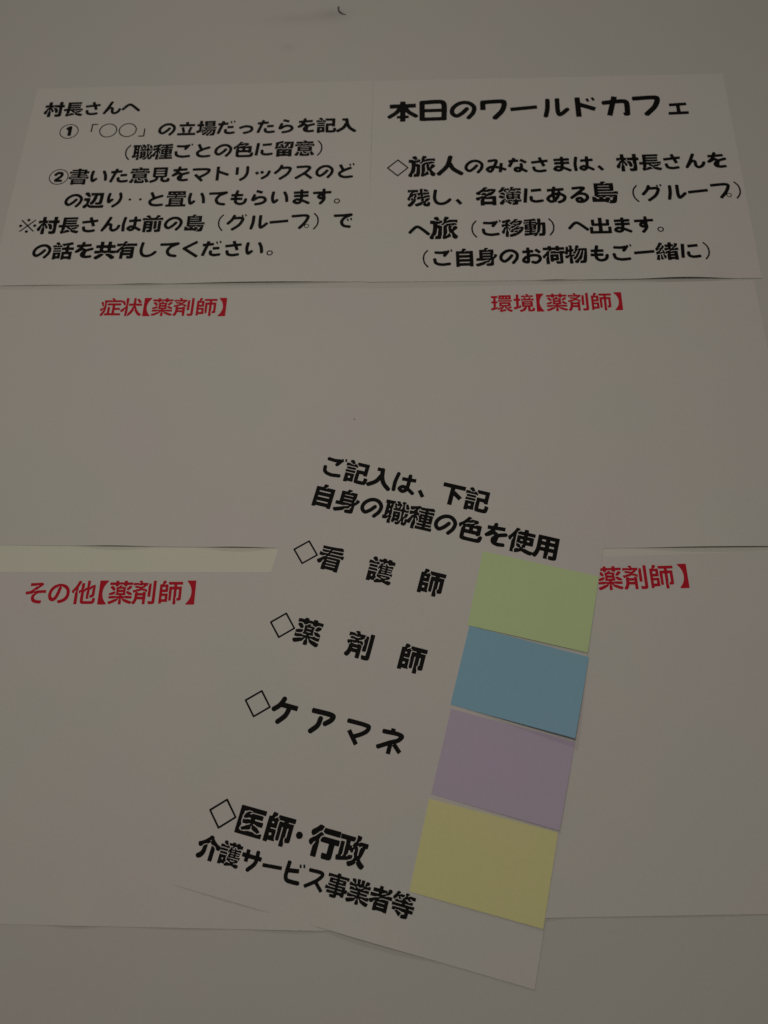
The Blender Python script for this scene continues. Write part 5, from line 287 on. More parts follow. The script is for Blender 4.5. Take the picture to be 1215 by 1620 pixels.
 [[37,-1,40,-2,55,-2,71,2,74,4,75,7,75,15,68,18,62,22,58,27,59,30,60,31,63,30,70,27,79,20,120,20,124,21,122,30,122,46,110,47,96,53,87,47,79,48,79,51,80,54,92,62,92,68,90,70,82,73,70,75,63,73,57,66,56,57,57,51,55,49,52,49,48,52,46,66,35,71,29,75,26,79,24,84,24,89,18,89,12,87,7,82,2,80,-1,76,-1,59,7,49,9,46,21,30,22,27,26,23,32,10,34,2],[135,-1,138,-2,154,-2,170,2,173,4,173,7,173,13,159,24,156,29,159,31,162,30,168,27,173,23,179,20,241,20,245,21,247,24,247,54,243,58,215,58,196,48,187,47,184,48,188,54,207,65,208,66,207,68,195,73,180,76,176,73,160,64,159,59,155,57,152,59,146,66,146,73,159,74,173,82,179,84,199,81,207,77,212,74,223,74,226,77,227,99,226,101,224,103,215,106,146,107,143,109,143,110,145,113,218,114,229,111,245,111,248,112,250,115,250,145,249,147,248,149,237,145,199,145,196,146,194,148,194,151,198,153,232,153,243,157,244,160,244,185,241,188,238,189,198,190,197,226,195,230,195,237,187,246,174,250,160,250,155,252,126,252,123,251,120,248,117,237,117,234,124,216,125,212,127,211,154,210,155,202,154,190,120,189,90,179,80,178,73,179,74,180,80,185,116,198,119,201,123,207,123,209,118,210,116,212,112,221,108,237,105,238,91,238,87,235,84,230,68,215,65,213,60,208,57,207,48,199,45,196,45,190,13,189,10,185,10,157,18,153,154,153,157,152,159,151,159,148,157,146,16,145,4,150,0,146,0,116,5,111,21,111,32,114,102,114,105,113,107,112,107,109,104,107,35,106,27,103,25,101,25,90,30,87,35,82,40,78,49,75,55,77,59,81,65,83,76,83,85,81,91,79,98,76,104,76,106,74,106,71,105,69,102,66,102,60,120,51,128,41,131,35,133,29,132,24,131,21,127,20,127,18,129,13,133,2],[135,62,133,66,137,68,138,66,138,63,137,62],[51,179,48,180,46,184,46,187,49,189,62,184,66,180,66,179,60,178]],
]
RED_OUTLINES = [
 [[142,4,151,4,154,5,166,32,245,32,246,35,246,59,245,60,241,60,76,61,75,62,74,66,72,74,72,102,74,110,74,135,73,140,73,152,71,157,71,163,68,180,63,196,55,205,52,210,48,227,44,234,34,246,24,246,15,237,10,234,10,223,16,216,24,205,37,177,45,166,47,162,47,159,46,157,38,161,24,177,20,179,12,179,9,177,4,165,4,154,7,149,40,133,44,129,44,121,49,112,50,109,50,82,44,57,45,34,46,32,49,32,121,32,126,33,130,37,138,37,139,35,135,29,132,26,127,23,125,20,124,12,127,7,134,6],[20,54,30,54,33,57,39,76,39,82,46,104,40,110,38,115,34,118,27,118,24,115,24,110,18,93,7,71,7,63,8,60],[83,74,237,74,239,77,239,84,239,101,237,104,176,104,173,105,173,132,174,135,232,135,234,138,234,160,233,163,230,165,174,165,173,168,173,204,173,205,176,207,245,207,246,210,246,235,245,237,241,237,60,237,58,234,58,226,61,213,64,209,66,207,85,207,88,205,88,127,91,123,113,122,118,126,118,205,120,207,127,207,140,207,142,205,142,105,140,104,84,104,81,99,81,77]],
 [[57,4,84,4,85,4,87,7,87,71,87,73,82,76,82,77,82,104,82,109,87,112,87,113,87,199,82,215,81,223,82,225,85,225,87,223,96,204,110,187,117,174,119,171,125,159,132,141,136,123,137,118,138,113,145,108,145,105,145,104,140,103,136,104,134,108,132,109,93,109,89,101,89,85,91,79,93,77,140,77,141,74,142,5,145,4,168,4,170,4,171,7,172,76,174,77,202,77,212,80,221,79,229,77,240,77,243,79,243,105,241,108,188,109,177,103,173,103,171,105,173,111,177,113,179,116,190,151,201,171,205,176,218,195,229,205,248,218,248,229,235,243,232,245,227,245,221,243,207,232,202,226,191,215,185,207,173,187,166,172,165,151,162,141,160,139,158,141,157,149,156,173,146,193,135,210,123,224,120,229,115,232,102,244,95,245,91,244,92,238,91,235,84,228,82,228,81,230,81,237,84,245,83,246,60,246,56,243,55,174,61,159,60,149,51,159,43,176,38,179,26,192,23,193,16,193,11,190,4,179,2,175,2,166,12,158,16,155,23,149,27,146,35,138,40,135,51,124,55,121,55,107,59,101,61,93,60,70,55,51,55,7],[193,13,204,13,210,20,233,52,235,57,235,65,234,66,216,72,207,69,203,65,200,60,191,46,183,37,181,30,181,23,182,20],[20,38,32,38,37,43,40,48,44,52,52,76,57,84,60,87,59,88,51,95,47,102,45,104,40,104,38,102,24,79,7,57,7,46]],
 [[164,2,241,2,245,2,246,4,246,15,235,26,225,40,218,52,212,60,212,64,209,68,207,76,205,80,204,87,201,95,200,104,199,118,198,124,199,132,200,146,204,163,205,170,207,174,209,182,212,186,212,190,218,198,225,210,235,224,246,235,246,245,245,248,165,248,160,245,160,9,160,5]],
 [[70,4,95,4,96,7,97,20,98,21,105,21,151,21,152,18,152,7,155,4,180,4,183,7,184,18,185,21,240,21,242,24,241,47,238,49,230,49,221,47,210,47,202,49,185,50,184,52,184,65,182,67,179,63,177,63,159,62,157,60,153,59,152,51,151,50,146,49,143,46,140,44,110,44,101,49,98,50,97,51,96,59,91,60,90,62,74,63,72,63,70,67,66,63,66,52,65,50,41,49,10,49,8,46,8,27,10,23,13,21,65,21,66,18,67,7],[114,51,116,50,123,50,134,52,138,54,139,55,134,60,130,65,131,68,135,68,146,63,148,63,152,68,171,69,177,73,177,76,172,88,172,99,173,104,172,109,172,126,172,130,178,141,177,149,174,151,166,153,141,154,139,157,141,160,170,161,182,158,207,158,223,162,226,162,238,158,241,160,242,184,239,187,193,187,171,182,159,181,155,182,159,186,165,189,184,194,210,205,243,215,245,218,244,227,234,241,223,241,203,235,171,221,152,209,147,201,144,195,135,185,135,196,140,210,140,241,137,246,113,246,110,245,110,207,115,193,115,185,108,190,106,193,100,205,95,210,77,221,52,233,36,240,26,243,16,243,4,227,4,220,5,217,34,208,62,194,84,188,91,184,93,182,90,181,77,182,54,187,12,187,8,182,8,162,10,159,20,162,23,162,43,158,68,158,80,161,109,161,112,159,112,155,109,153,85,153,77,151,74,149,74,143,80,132,80,115,79,107,77,104,79,96,79,90,74,74,74,73,79,69,95,68,99,63,104,63,109,55],[210,55,216,55,228,59,234,61,235,65,235,74,223,87,218,90,212,96,204,102,196,103,184,100,179,95,187,78,205,59],[30,57,32,56,38,56,46,60,63,76,70,93,70,95,67,101,54,108,48,106,26,84,18,77,16,74,17,66,21,62],[105,88,103,90,103,91,103,95,105,96,145,96,147,95,148,91,148,90,145,88],[182,109,190,111,202,111,221,121,235,131,240,135,242,138,241,146,238,149,229,153,223,153,205,148,193,141,187,136,180,126,174,121,178,116],[69,110,73,120,75,129,71,132,62,143,49,148,27,153,21,153,13,152,11,149,8,145,8,135,12,131,16,130,20,127,24,127,42,118,51,116,59,115],[104,122,103,123,103,126,103,129,104,130,145,130,147,129,147,123,146,122]],
 [[74,4,87,4,90,5,94,13,95,18,99,27,152,27,155,29,153,34,153,46,151,52,149,55,137,56,126,71,123,74,109,79,104,84,105,86,107,86,122,85,147,98,150,102,150,110,147,123,145,126,143,126,141,121,135,117,133,118,133,126,138,129,139,130,138,243,135,245,113,245,109,241,108,199,107,197,57,196,54,198,51,212,43,229,34,241,29,246,18,246,5,237,4,234,4,227,18,207,24,190,27,171,27,135,33,123,32,121,30,121,24,124,20,130,15,130,11,127,4,116,2,112,2,104,4,102,23,99,37,94,41,91,49,90,59,90,65,89,68,87,67,85,63,83,54,81,38,81,34,78,30,77,23,74,21,71,21,63,23,61,34,55,49,59,63,61,84,68,91,63,104,57,109,52,109,50,101,50,85,56,79,56,51,50,29,50,24,51,15,56,9,56,6,54,5,52,5,31,7,29,10,27,55,27,60,28,65,32,73,32,73,30,70,24,67,21,61,18,60,12,63,7],[207,5,230,5,234,7,235,10,235,220,234,228,230,235,226,240,216,243,210,243,207,245,174,245,170,241,169,237,165,224,165,215,166,213,170,213,184,213,188,214,201,215,202,214,204,212,204,12,204,9],[164,34,184,33,185,34,187,37,187,165,187,168,184,170,160,170,159,169,157,166,157,123,159,112,159,102,157,91,157,62,161,54,162,48,162,35],[88,103,85,105,62,117,60,117,57,113,54,113,45,116,41,118,51,119,57,121,58,129,59,130,107,130,108,129,109,118,110,117,113,116,123,117,132,116,116,108,110,108,105,110,91,103],[59,158,58,159,57,162,58,166,59,167,105,168,108,166,108,160,107,158]],
 [[48,4,59,4,62,5,70,5,76,7,77,9,78,20,75,24,74,29,71,32,63,38,60,45,60,46,66,46,71,42,74,41,91,41,93,41,97,48,101,51,100,116,98,122,45,123,43,124,43,132,45,135,46,135,98,135,101,137,102,141,102,204,104,212,104,218,102,221,101,221,45,222,43,224,43,235,41,238,18,239,15,237,15,234,15,45,17,41,34,41,36,40,43,21,45,10,46,5],[103,16,240,16,243,17,244,18,245,43,243,46,190,46,187,48,187,62,188,64,234,65,237,66,237,193,234,201,230,204,223,207,205,209,198,209,195,207,192,196,191,184,193,181,207,180,208,177,208,98,207,95,188,95,187,98,187,173,187,174,183,177,182,182,183,199,187,215,187,241,184,246,160,246,159,246,157,243,157,98,155,95,141,95,139,96,138,205,134,209,116,209,114,207,111,202,111,137,108,127,109,118,110,68,112,65,113,65,155,64,157,62,157,49,157,48,154,46,107,46,104,40,99,35,99,34,99,20],[45,70,43,71,43,79,43,91,45,94,70,94,72,93,72,73,71,70],[45,162,43,165,43,191,46,193,73,192,74,190,74,163,71,162]],
 [[6,2,85,2,90,5,90,241,90,245,87,248,9,248,5,248,4,246,4,235,15,224,29,205,32,198,36,191,41,180,46,168,46,163,49,154,50,145,51,130,52,126,51,120,50,104,46,87,46,82,38,62,29,45,15,26,4,15,4,5]],
 [[92,13,232,13,234,16,234,70,232,72,226,74,99,74,91,72,90,70,90,52,92,41,92,29,90,16],[7,21,77,21,79,21,81,24,83,32,83,40,81,46,79,49,62,50,59,51,59,93,60,94,73,95,77,107,80,110,81,118,77,123,62,123,59,124,59,165,59,166,55,170,53,176,54,180,57,181,60,179,66,171,73,169,79,170,82,173,82,177,82,180,79,184,78,191,70,196,70,201,69,202,16,218,7,218,4,215,3,209,1,199,1,193,2,190,27,183,30,180,30,126,29,123,10,123,7,121,7,98,7,96,10,94,27,94,30,93,30,52,29,50,7,49,4,48,4,26,5,23],[120,39,118,41,118,51,121,52,127,52,129,49,128,40,126,39],[157,39,156,41,156,51,159,52,166,52,168,49,167,40,165,39],[195,39,193,41,193,51,196,52,204,52,205,49,205,40,202,39],[81,79,93,81,229,81,240,79,241,79,243,82,243,102,241,105,237,106,224,102,101,102,88,106,86,104,82,91,79,88,79,82],[101,110,105,109,220,109,227,113,227,164,226,164,223,163,221,165,207,166,195,169,184,166,179,166,177,168,179,172,187,177,186,182,187,185,190,189,192,188,195,185,194,179,218,171,221,169,224,170,227,165,234,169,237,173,239,176,239,184,235,188,220,196,215,197,210,196,207,196,201,199,202,201,207,204,218,205,234,213,246,217,248,218,248,227,242,234,237,241,235,243,230,243,220,241,204,233,193,226,187,220,183,212,182,207,180,204,174,197,171,196,166,195,162,190,158,180,162,173,161,170,159,168,152,174,152,179,149,184,145,188,136,193,135,201,133,204,133,209,130,212,130,216,132,217,135,215,137,213,145,207,159,204,166,203,171,208,173,212,176,221,176,226,173,229,138,237,123,242,116,245,107,244,99,230,99,223,100,220,105,216,110,209,112,204,112,199,110,199,104,202,98,210,90,214,82,213,77,209,73,202,76,199,77,194,80,193,84,191,89,185,95,181,107,177,113,176,130,171,135,168,137,166,123,166,99,170,96,170,96,115,97,112],[127,134,126,135,126,140,126,145,127,146,195,146,197,145,197,137,196,134]],
 [[160,2,166,2,170,4,176,16,176,20,179,22,229,23,231,26,230,48,227,49,216,49,215,49,213,46,210,44,184,44,177,45,170,49,155,49,148,47,143,44,115,44,111,45,108,49,95,49,93,46,93,40,93,26,95,23,137,22,140,23,145,27,151,28,152,27,149,20,141,13,142,7,143,5],[37,7,60,7,64,9,65,12,65,63,68,65,84,65,84,66,83,70,83,90,84,93,84,95,68,95,65,96,65,149,63,155,60,159,59,166,60,168,63,168,66,166,70,161,74,157,80,155,87,156,89,159,90,165,91,179,92,182,90,185,22,212,12,212,9,210,7,206,2,191,2,185,4,182,30,174,33,171,33,98,32,95,10,95,7,93,7,68,7,66,10,65,30,65,33,63,33,12,35,9],[128,48,135,47,138,51,146,57,150,66,152,68,171,67,177,55,184,51,187,47,202,50,210,54,210,55,208,59,198,66,196,70,196,73,201,73,210,68,235,68,239,73,238,93,234,96,223,92,101,92,93,94,90,96,88,96,87,95,92,91,91,77,93,68,112,68,120,73,126,73,126,70,124,65,116,59,113,54,118,50],[101,101,105,100,216,100,220,100,223,102,224,105,224,177,223,179,218,181,198,181,195,182,195,213,195,215,198,216,210,216,215,214,216,212,216,199,218,191,220,190,227,190,243,196,244,198,245,201,243,223,241,230,238,235,235,238,228,241,221,242,218,243,190,243,185,242,179,242,174,240,168,235,165,227,164,182,163,181,155,181,153,182,151,195,144,212,137,223,134,226,129,229,124,233,108,241,104,242,91,246,82,246,79,245,75,238,71,234,70,230,70,221,72,220,90,216,94,213,98,213,107,207,114,199,120,188,129,177,129,175,124,175,121,178,116,179,113,181,104,181,102,180,100,176,100,162,97,151,97,105,98,102],[129,121,127,123,127,126,130,128,193,128,196,126,197,124,195,121,191,120],[129,149,127,151,127,154,130,156,193,156,196,154,197,152,195,149,191,149]],
 [[168,23,180,23,187,29,193,37,193,48,177,59,173,64,168,66,163,71,159,74,154,79,149,82,138,92,112,103,103,112,109,112,131,104,140,104,145,102,163,102,168,101,207,100,212,99,220,99,223,99,226,102,226,126,223,130,209,131,204,129,180,129,176,131,162,131,154,132,137,140,130,145,121,154,115,165,115,182,120,188,124,193,134,199,143,202,160,204,163,205,190,205,193,207,193,213,190,229,188,235,185,237,152,237,123,231,118,228,114,227,107,224,102,220,98,217,92,210,88,202,85,199,85,193,83,190,82,176,83,162,90,146,95,142,104,138,110,134,113,130,102,130,96,132,85,138,76,140,66,140,63,142,55,142,52,143,35,145,23,144,21,143,21,134,19,130,20,118,23,115,30,115,35,113,43,113,48,111,57,111,66,109,87,93,98,85,121,65,143,56,149,49,148,49,143,50,132,51,115,57,93,57,88,59,64,60,61,59,60,55,60,30,62,27,74,27,79,28,91,29,96,27,126,27,130,26,151,25,155,24,165,24]],
 [[120,35,143,35,148,36,157,37,185,46,191,50,207,63,219,79,224,89,225,93,227,97,228,101,231,105,231,115,232,120,232,148,229,165,223,177,223,182,209,201,190,216,177,222,160,229,155,229,138,234,130,234,127,232,116,214,117,205,123,202,130,202,140,200,151,196,155,195,160,192,173,185,182,177,191,165,199,145,199,135,200,130,199,127,199,118,196,109,193,101,186,91,173,78,149,66,146,62,143,60,141,60,139,62,139,65,142,68,144,74,143,82,134,126,123,159,119,166,118,170,113,180,104,195,91,207,82,213,76,214,73,215,62,215,57,214,51,213,41,207,29,195,21,178,18,166,18,159,16,155,16,134,18,130,20,113,32,85,38,79,48,66,71,49,78,46,90,42,98,38,104,38,109,36,116,36],[112,61,109,63,101,71,85,79,79,84,66,96,62,104,56,110,52,122,50,126,49,134,48,138,48,149,51,163,58,174,65,178,71,178,80,168,86,157,93,143,100,120,107,95,110,76,118,63,118,60]],
 [[151,4,174,4,179,7,179,52,174,63,174,69,179,69,187,60,192,57,209,52,212,48,223,47,235,52,237,54,237,60,235,65,235,129,234,134,234,151,232,155,232,161,229,168,227,169,218,172,207,179,190,179,186,177,182,157,183,152,185,151,201,150,203,145,204,135,205,130,205,93,210,84,210,79,207,78,202,82,195,91,184,95,179,98,179,145,179,146,174,149,174,152,174,165,175,176,179,185,179,188,176,190,151,190,149,188,149,185,149,116,150,113,154,107,154,104,154,101,151,100,146,104,138,113,125,118,125,209,127,211,134,213,207,213,213,207,216,195,217,184,223,180,229,179,245,185,246,188,246,202,242,223,238,230,234,235,227,240,221,242,213,242,209,243,129,243,124,242,118,242,107,238,102,235,98,229,95,220,94,209,93,204,93,138,98,124,98,122,96,122,91,124,82,135,75,135,72,130,69,116,69,110,73,104,92,96,93,37,94,32,96,29,120,29,124,32,124,73,119,85,120,92,123,92,126,90,130,83,135,79,145,77,148,74,149,71,149,7],[62,5,73,5,88,10,90,12,90,18,83,32,80,42,65,71,65,98,60,109,60,120,65,141,65,243,63,245,60,246,38,246,35,245,33,241,33,132,34,127,37,121,39,113,39,102,38,101,33,107,29,113,28,118,23,130,21,132,18,134,12,134,9,132,7,127,-1,116,-1,107,0,104,10,95,13,90,18,85,35,60,54,24,60,7]],
]
# sheet: lines of (ink, characters, em in mm, tilt in degrees, character centres in mm on the sheet)
TEXT = {
 'A': [
  ('k', '村長さんへ', 17.00, 0.32, [(-129.0, 79.7), (-112.0, 79.8), (-95.0, 79.9), (-78.0, 80.0), (-61.0, 80.1)]),
  ('k', '①「〇〇」の立場だったらを記入', 17.04, 0.19, [(-111.7, 54.1), (-94.6, 54.2), (-77.6, 54.3), (-60.6, 54.3), (-43.5, 54.4), (-26.5, 54.4), (-9.4, 54.5), (7.6, 54.5), (24.7, 54.6), (41.7, 54.6), (58.7, 54.7), (75.8, 54.8), (92.8, 54.8), (109.9, 54.9), (126.9, 54.9)]),
  ('k', '（職種ごとの色に留意）', 17.15, 0.24, [(-61.5, 29.4), (-44.4, 29.4), (-27.3, 29.5), (-10.1, 29.6), (7.0, 29.7), (24.2, 29.7), (41.3, 29.8), (58.5, 29.9), (75.6, 29.9), (92.8, 30.0), (109.9, 30.1)]),
  ('k', '②書いた意見をマトリックスのど', 17.13, 0.21, [(-112.1, 4.0), (-95.0, 4.0), (-77.8, 4.1), (-60.7, 4.2), (-43.6, 4.2), (-26.4, 4.3), (-9.3, 4.4), (7.8, 4.4), (25.0, 4.5), (42.1, 4.5), (59.2, 4.6), (76.4, 4.7), (93.5, 4.7), (110.6, 4.8), (127.8, 4.9)]),
  ('k', 'の辺り‥と置いてもらいます。', 17.09, -0.12, [(-95.3, -21.1), (-78.2, -21.1), (-61.2, -21.1), (-44.1, -21.2), (-27.0, -21.2), (-9.9, -21.2), (7.2, -21.3), (24.3, -21.3), (41.4, -21.3), (58.5, -21.4), (75.5, -21.4), (92.6, -21.5), (109.7, -21.5), (126.8, -21.5)]),
  ('k', '※村長さんは前の島（グループ）で', 17.12, 0.11, [(-129.2, -46.5), (-112.1, -46.5), (-95.0, -46.5), (-77.9, -46.4), (-60.8, -46.4), (-43.6, -46.4), (-26.5, -46.3), (-9.4, -46.3), (7.7, -46.3), (24.8, -46.2), (42.0, -46.2), (59.1, -46.2), (76.2, -46.1), (93.3, -46.1), (110.4, -46.1), (127.6, -46.0)]),
  ('k', 'の話を共有してください。', 17.15, -0.09, [(-112.8, -72.0), (-95.6, -72.1), (-78.5, -72.1), (-61.3, -72.1), (-44.2, -72.1), (-27.0, -72.2), (-9.9, -72.2), (7.3, -72.2), (24.4, -72.2), (41.6, -72.3), (58.7, -72.3), (75.8, -72.3)]),
 ],
 'B': [
  ('k', '本日のワールドカフェ', 25.44, 0.45, [(-122.8, 69.3), (-97.3, 69.5), (-71.9, 69.7), (-46.5, 69.9), (-21.0, 70.1), (4.4, 70.3), (29.9, 70.5), (55.3, 70.7), (80.8, 70.9), (106.2, 71.1)]),
  ('k', 'のみなさまは、村長さんを', 17.69, 0.55, [(-64.1, 7.8), (-46.4, 8.0), (-28.7, 8.2), (-11.0, 8.3), (6.7, 8.5), (24.3, 8.7), (42.0, 8.8), (59.7, 9.0), (77.4, 9.2), (95.1, 9.3), (112.8, 9.5), (130.5, 9.7)]),
  ('k', '◇', 17.69, 0.00, [(-126.3, 7.6)]),
  ('k', '旅人', 22.11, 0.96, [(-106.5, 8.7), (-83.8, 9.1)]),
  ('k', '残し、名簿にある', 18.21, 0.44, [(-109.0, -23.8), (-90.8, -23.7), (-72.6, -23.5), (-54.4, -23.4), (-36.2, -23.3), (-18.0, -23.1), (0.2, -23.0), (18.4, -22.8)]),
  ('k', '島', 22.11, 0.00, [(38.5, -21.1)]),
  ('k', '（グループ）', 17.83, 1.49, [(58.3, -22.8), (76.1, -22.3), (94.0, -21.8), (111.8, -21.4), (129.6, -20.9), (147.4, -20.4)]),
  ('k', 'へ', 17.69, 0.00, [(-108.5, -56.4)]),
  ('k', '旅', 22.11, 0.00, [(-89.2, -54.3)]),
  ('k', '（ご移動）', 17.31, 1.11, [(-69.8, -55.8), (-52.5, -55.4), (-35.2, -55.1), (-17.9, -54.8), (-0.6, -54.4)]),
  ('k', 'へ出ます。', 16.88, 0.52, [(15.9, -54.3), (32.8, -54.1), (49.6, -54.0), (66.5, -53.8), (83.4, -53.7)]),
  ('k', '（ご自身のお荷物もご一緒に）', 17.19, 1.13, [(-107.9, -83.7), (-90.8, -83.4), (-73.6, -83.1), (-56.4, -82.7), (-39.2, -82.4), (-22.0, -82.1), (-4.8, -81.7), (12.3, -81.4), (29.5, -81.0), (46.7, -80.7), (63.9, -80.4), (81.1, -80.0), (98.3, -79.7), (115.4, -79.4)]),
 ],
 'C': [
  ('r', '症状【薬剤師】', 17.02, -0.21, [(-45.1, 88.2), (-29.0, 88.1), (-22.0, 88.1), (-4.8, 88.0), (12.1, 88.0), (29.2, 87.9), (47.1, 87.8)]),
 ],
 'D': [
  ('r', '環境【薬剤師】', 16.37, -0.15, [(-40.6, 88.9), (-23.8, 88.9), (-17.0, 88.9), (0.6, 88.8), (16.9, 88.8), (33.4, 88.7), (51.3, 88.7)]),
 ],
 'E': [
  ('r', 'その他【薬剤師】', 16.68, 0.12, [(-61.4, 90.6), (-45.6, 90.6), (-28.8, 90.7), (-21.2, 90.7), (-4.1, 90.7), (12.0, 90.8), (29.2, 90.8), (48.2, 90.8)]),
 ],
 'F': [
  ('r', '薬剤師】', 16.61, -0.10, [(25.4, 90.3), (42.0, 90.3), (58.6, 90.3), (77.7, 90.3)]),
 ],
 'S': [
  ('k', 'ご記入は、下記', 17.00, -1.03, [(-84.6, 127.1), (-67.6, 126.8), (-50.6, 126.5), (-33.6, 126.2), (-16.6, 125.9), (0.4, 125.6), (17.4, 125.3)]),
  ('k', '自身の職種の色を使用', 17.13, -0.55, [(-85.4, 104.7), (-68.3, 104.6), (-51.2, 104.4), (-34.0, 104.2), (-16.9, 104.1), (0.2, 103.9), (17.4, 103.7), (34.5, 103.6), (51.6, 103.4), (68.8, 103.2)]),
  ('k', '◇看護師', 17.13, -0.91, [(-86.3, 62.9), (-68.7, 62.6), (-34.6, 62.1), (-0.1, 61.6)]),
  ('k', '◇薬剤師', 17.13, -0.97, [(-87.2, 11.9), (-69.7, 11.6), (-35.1, 11.1), (-1.0, 10.5)]),
  ('k', '◇ケアマネ', 17.13, -1.18, [(-88.1, -39.2), (-70.4, -39.6), (-46.7, -40.1), (-23.8, -40.6), (-2.3, -41.0)]),
  ('k', '◇医師・行政', 17.13, -0.35, [(-89.3, -105.2), (-71.9, -105.3), (-54.1, -105.4), (-41.6, -105.5), (-26.3, -105.6), (-9.3, -105.7)]),
  ('k', '介護サービス事業者等', 13.04, -0.63, [(-91.4, -124.9), (-78.3, -125.1), (-65.3, -125.2), (-52.3, -125.4), (-39.2, -125.5), (-26.2, -125.6), (-13.1, -125.8), (-0.1, -125.9), (12.9, -126.1), (26.0, -126.2)]),
 ],
}

OUT = {}
for ink, chars, data in (('k', BLACK_CHARS, BLACK_OUTLINES), ('r', RED_CHARS, RED_OUTLINES)):
    for ch, loops in zip(dict.fromkeys(chars), data):
        OUT[ink + ch] = [[(l[i] / 250, l[i + 1] / 250) for i in range(0, len(l), 2)] for l in loops]
_tri = {}
def glyph_mesh(key):
    """triangulate a glyph once: points centred on the em box, y up"""
    if key in _tri:
        return _tri[key]
    pts, edges = [], []
    loops = OUT[key]
    for l in loops:
        n = len(pts)
        pts += [Vector((x - 0.5, 0.5 - y)) for x, y in l]
        edges += [(n + i, n + (i + 1) % len(l)) for i in range(len(l))]
    v, e, f, *_ = geometry.delaunay_2d_cdt(pts, edges, [], 0, 1e-6)
    segs = [(pts[a], pts[b]) for a, b in edges]
    keep = []
    for t in f:
        cx = sum(v[i].x for i in t) / 3
        cy = sum(v[i].y for i in t) / 3
        c = 0
        for a, b in segs:
            if (a.y <= cy) != (b.y <= cy) and a.x + (cy - a.y) / (b.y - a.y) * (b.x - a.x) > cx:
                c ^= 1
        if c:
            keep.append(tuple(t))
    _tri[key] = ([(p.x, p.y) for p in v], keep)
    return _tri[key]

def text_part(parent, height, runs, y_stretch=1.0):
    """one printed line, laid on the sheet's surface 0.05 mm above it"""
    V, F = [], []
    ink = runs[0][0]
    for col, chars, em, ang, cs in runs:
        ca, sa = cos(radians(ang)), sin(radians(ang))
        for ch, (cx, cy) in zip(chars, cs):
            v, f = glyph_mesh(col + ch)
            n = len(V)
            for x, y in v:
                x, y = x * em, y * em * y_stretch
                X, Y = cx + x * ca - y * sa, cy + x * sa + y * ca
                V.append((X * MM, Y * MM, (height(X, Y) + 0.05) * MM))
            F += [tuple(n + i for i in t) for t in f]
    return mesh_obj('text_line', V, F, M_ink if ink == 'k' else M_red, parent)

# ---------------------------------------------------------------- sheets
def lift_fn(w, h, bumps, wave=0.12, seed=0):
    """height in mm over the sheet: gentle waviness, plus places where an edge stands off the table.
    bump: (edge, centre along the edge, half length, height, reach into the sheet)"""
    rnd = random.Random(seed)
    ph = [rnd.uniform(0, 6.28) for _ in range(4)]
    def f(x, y):
        z = wave * (1 + 0.5 * sin(x / 31 + ph[0]) * cos(y / 37 + ph[1]) + 0.5 * sin(x / 67 + y / 53 + ph[2]))
        for edge, c, hw, hh, reach in bumps:
            if edge in 'BT':
                s = x; d = (y + h / 2) if edge == 'B' else (h / 2 - y)
            else:
                s = y; d = (x + w / 2) if edge == 'L' else (w / 2 - x)
            u = (s - c) / hw
            if abs(u) < 1:
                z += hh * (1 - u * u) ** 2 * max(0.0, 1 - d / reach) ** 2
        return z
    return f

def sheet_obj(name, w, h, f, mat, thick=0.1, nx=None, ny=None):
    nx = nx or max(8, int(w / 4)); ny = ny or max(8, int(h / 4))
    # closer rows near the edges so the lifted rim curves smoothly
    def ticks(L, n):
        return [L * 0.5 * (t + 0.12 * sin(math.pi * t)) for t in [2 * i / n - 1 for i in range(n + 1)]]
    X, Y = ticks(w, nx), ticks(h, ny)
    V, F = [], []
    for k in (0, 1):
        for y in Y:
            for x in X:
                V.append((x * MM, y * MM, (f(x, y) - k * thick) * MM))
    n = nx + 1; off = n * (ny + 1)
    for j in range(ny):
        for i in range(nx):
            a = j * n + i
            F.append((a, a + 1, a + n + 1, a + n))
            F.append((off + a, off + a + n, off + a + n + 1, off + a + 1))
    for i in range(nx):
        F.append((i + 1, i, off + i, off + i + 1))
        a = ny * n + i
        F.append((a, a + 1, off + a + 1, off + a))
    for j in range(ny):
        a = j * n
        F.append((a, a + n, off + a + n, off + a))
        a = j * n + nx
        F.append((a + n, a, off + a, off + a + n))
    o = mesh_obj(name, V, F, mat)
    return o

def place(o, x, y, ang, z):
    o.location = (x * MM, y * MM, z * MM)
    o.rotation_euler = (0, 0, radians(ang))
    return o

# ---------------------------------------------------------------- table
def table_top():
    n = 12
    V = [(-1.5, -1.1, 0), (1.5, -1.1, 0), (1.5, 1.5, 0), (-1.5, 1.5, 0),
         (-1.5, -1.1, -.03), (1.5, -1.1, -.03), (1.5, 1.5, -.03), (-1.5, 1.5, -.03)]
    F = [(0, 1, 2, 3), (7, 6, 5, 4), (0, 4, 5, 1), (1, 5, 6, 2), (2, 6, 7, 3), (3, 7, 4, 0)]
    o = mesh_obj('table_top', V, F, M_table)
    tag(o, kind='structure')
table_top()

# pale strips seen in the gaps between the middle and the bottom row of sheets
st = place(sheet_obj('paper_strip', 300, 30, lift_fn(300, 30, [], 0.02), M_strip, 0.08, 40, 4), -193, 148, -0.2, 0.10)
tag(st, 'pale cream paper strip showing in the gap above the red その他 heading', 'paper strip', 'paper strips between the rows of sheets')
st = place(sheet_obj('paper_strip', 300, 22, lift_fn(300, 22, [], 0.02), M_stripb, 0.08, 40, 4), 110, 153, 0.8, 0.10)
tag(st, 'thin off-white paper strip showing above the half hidden red heading at right', 'paper strip', 'paper strips between the rows of sheets')

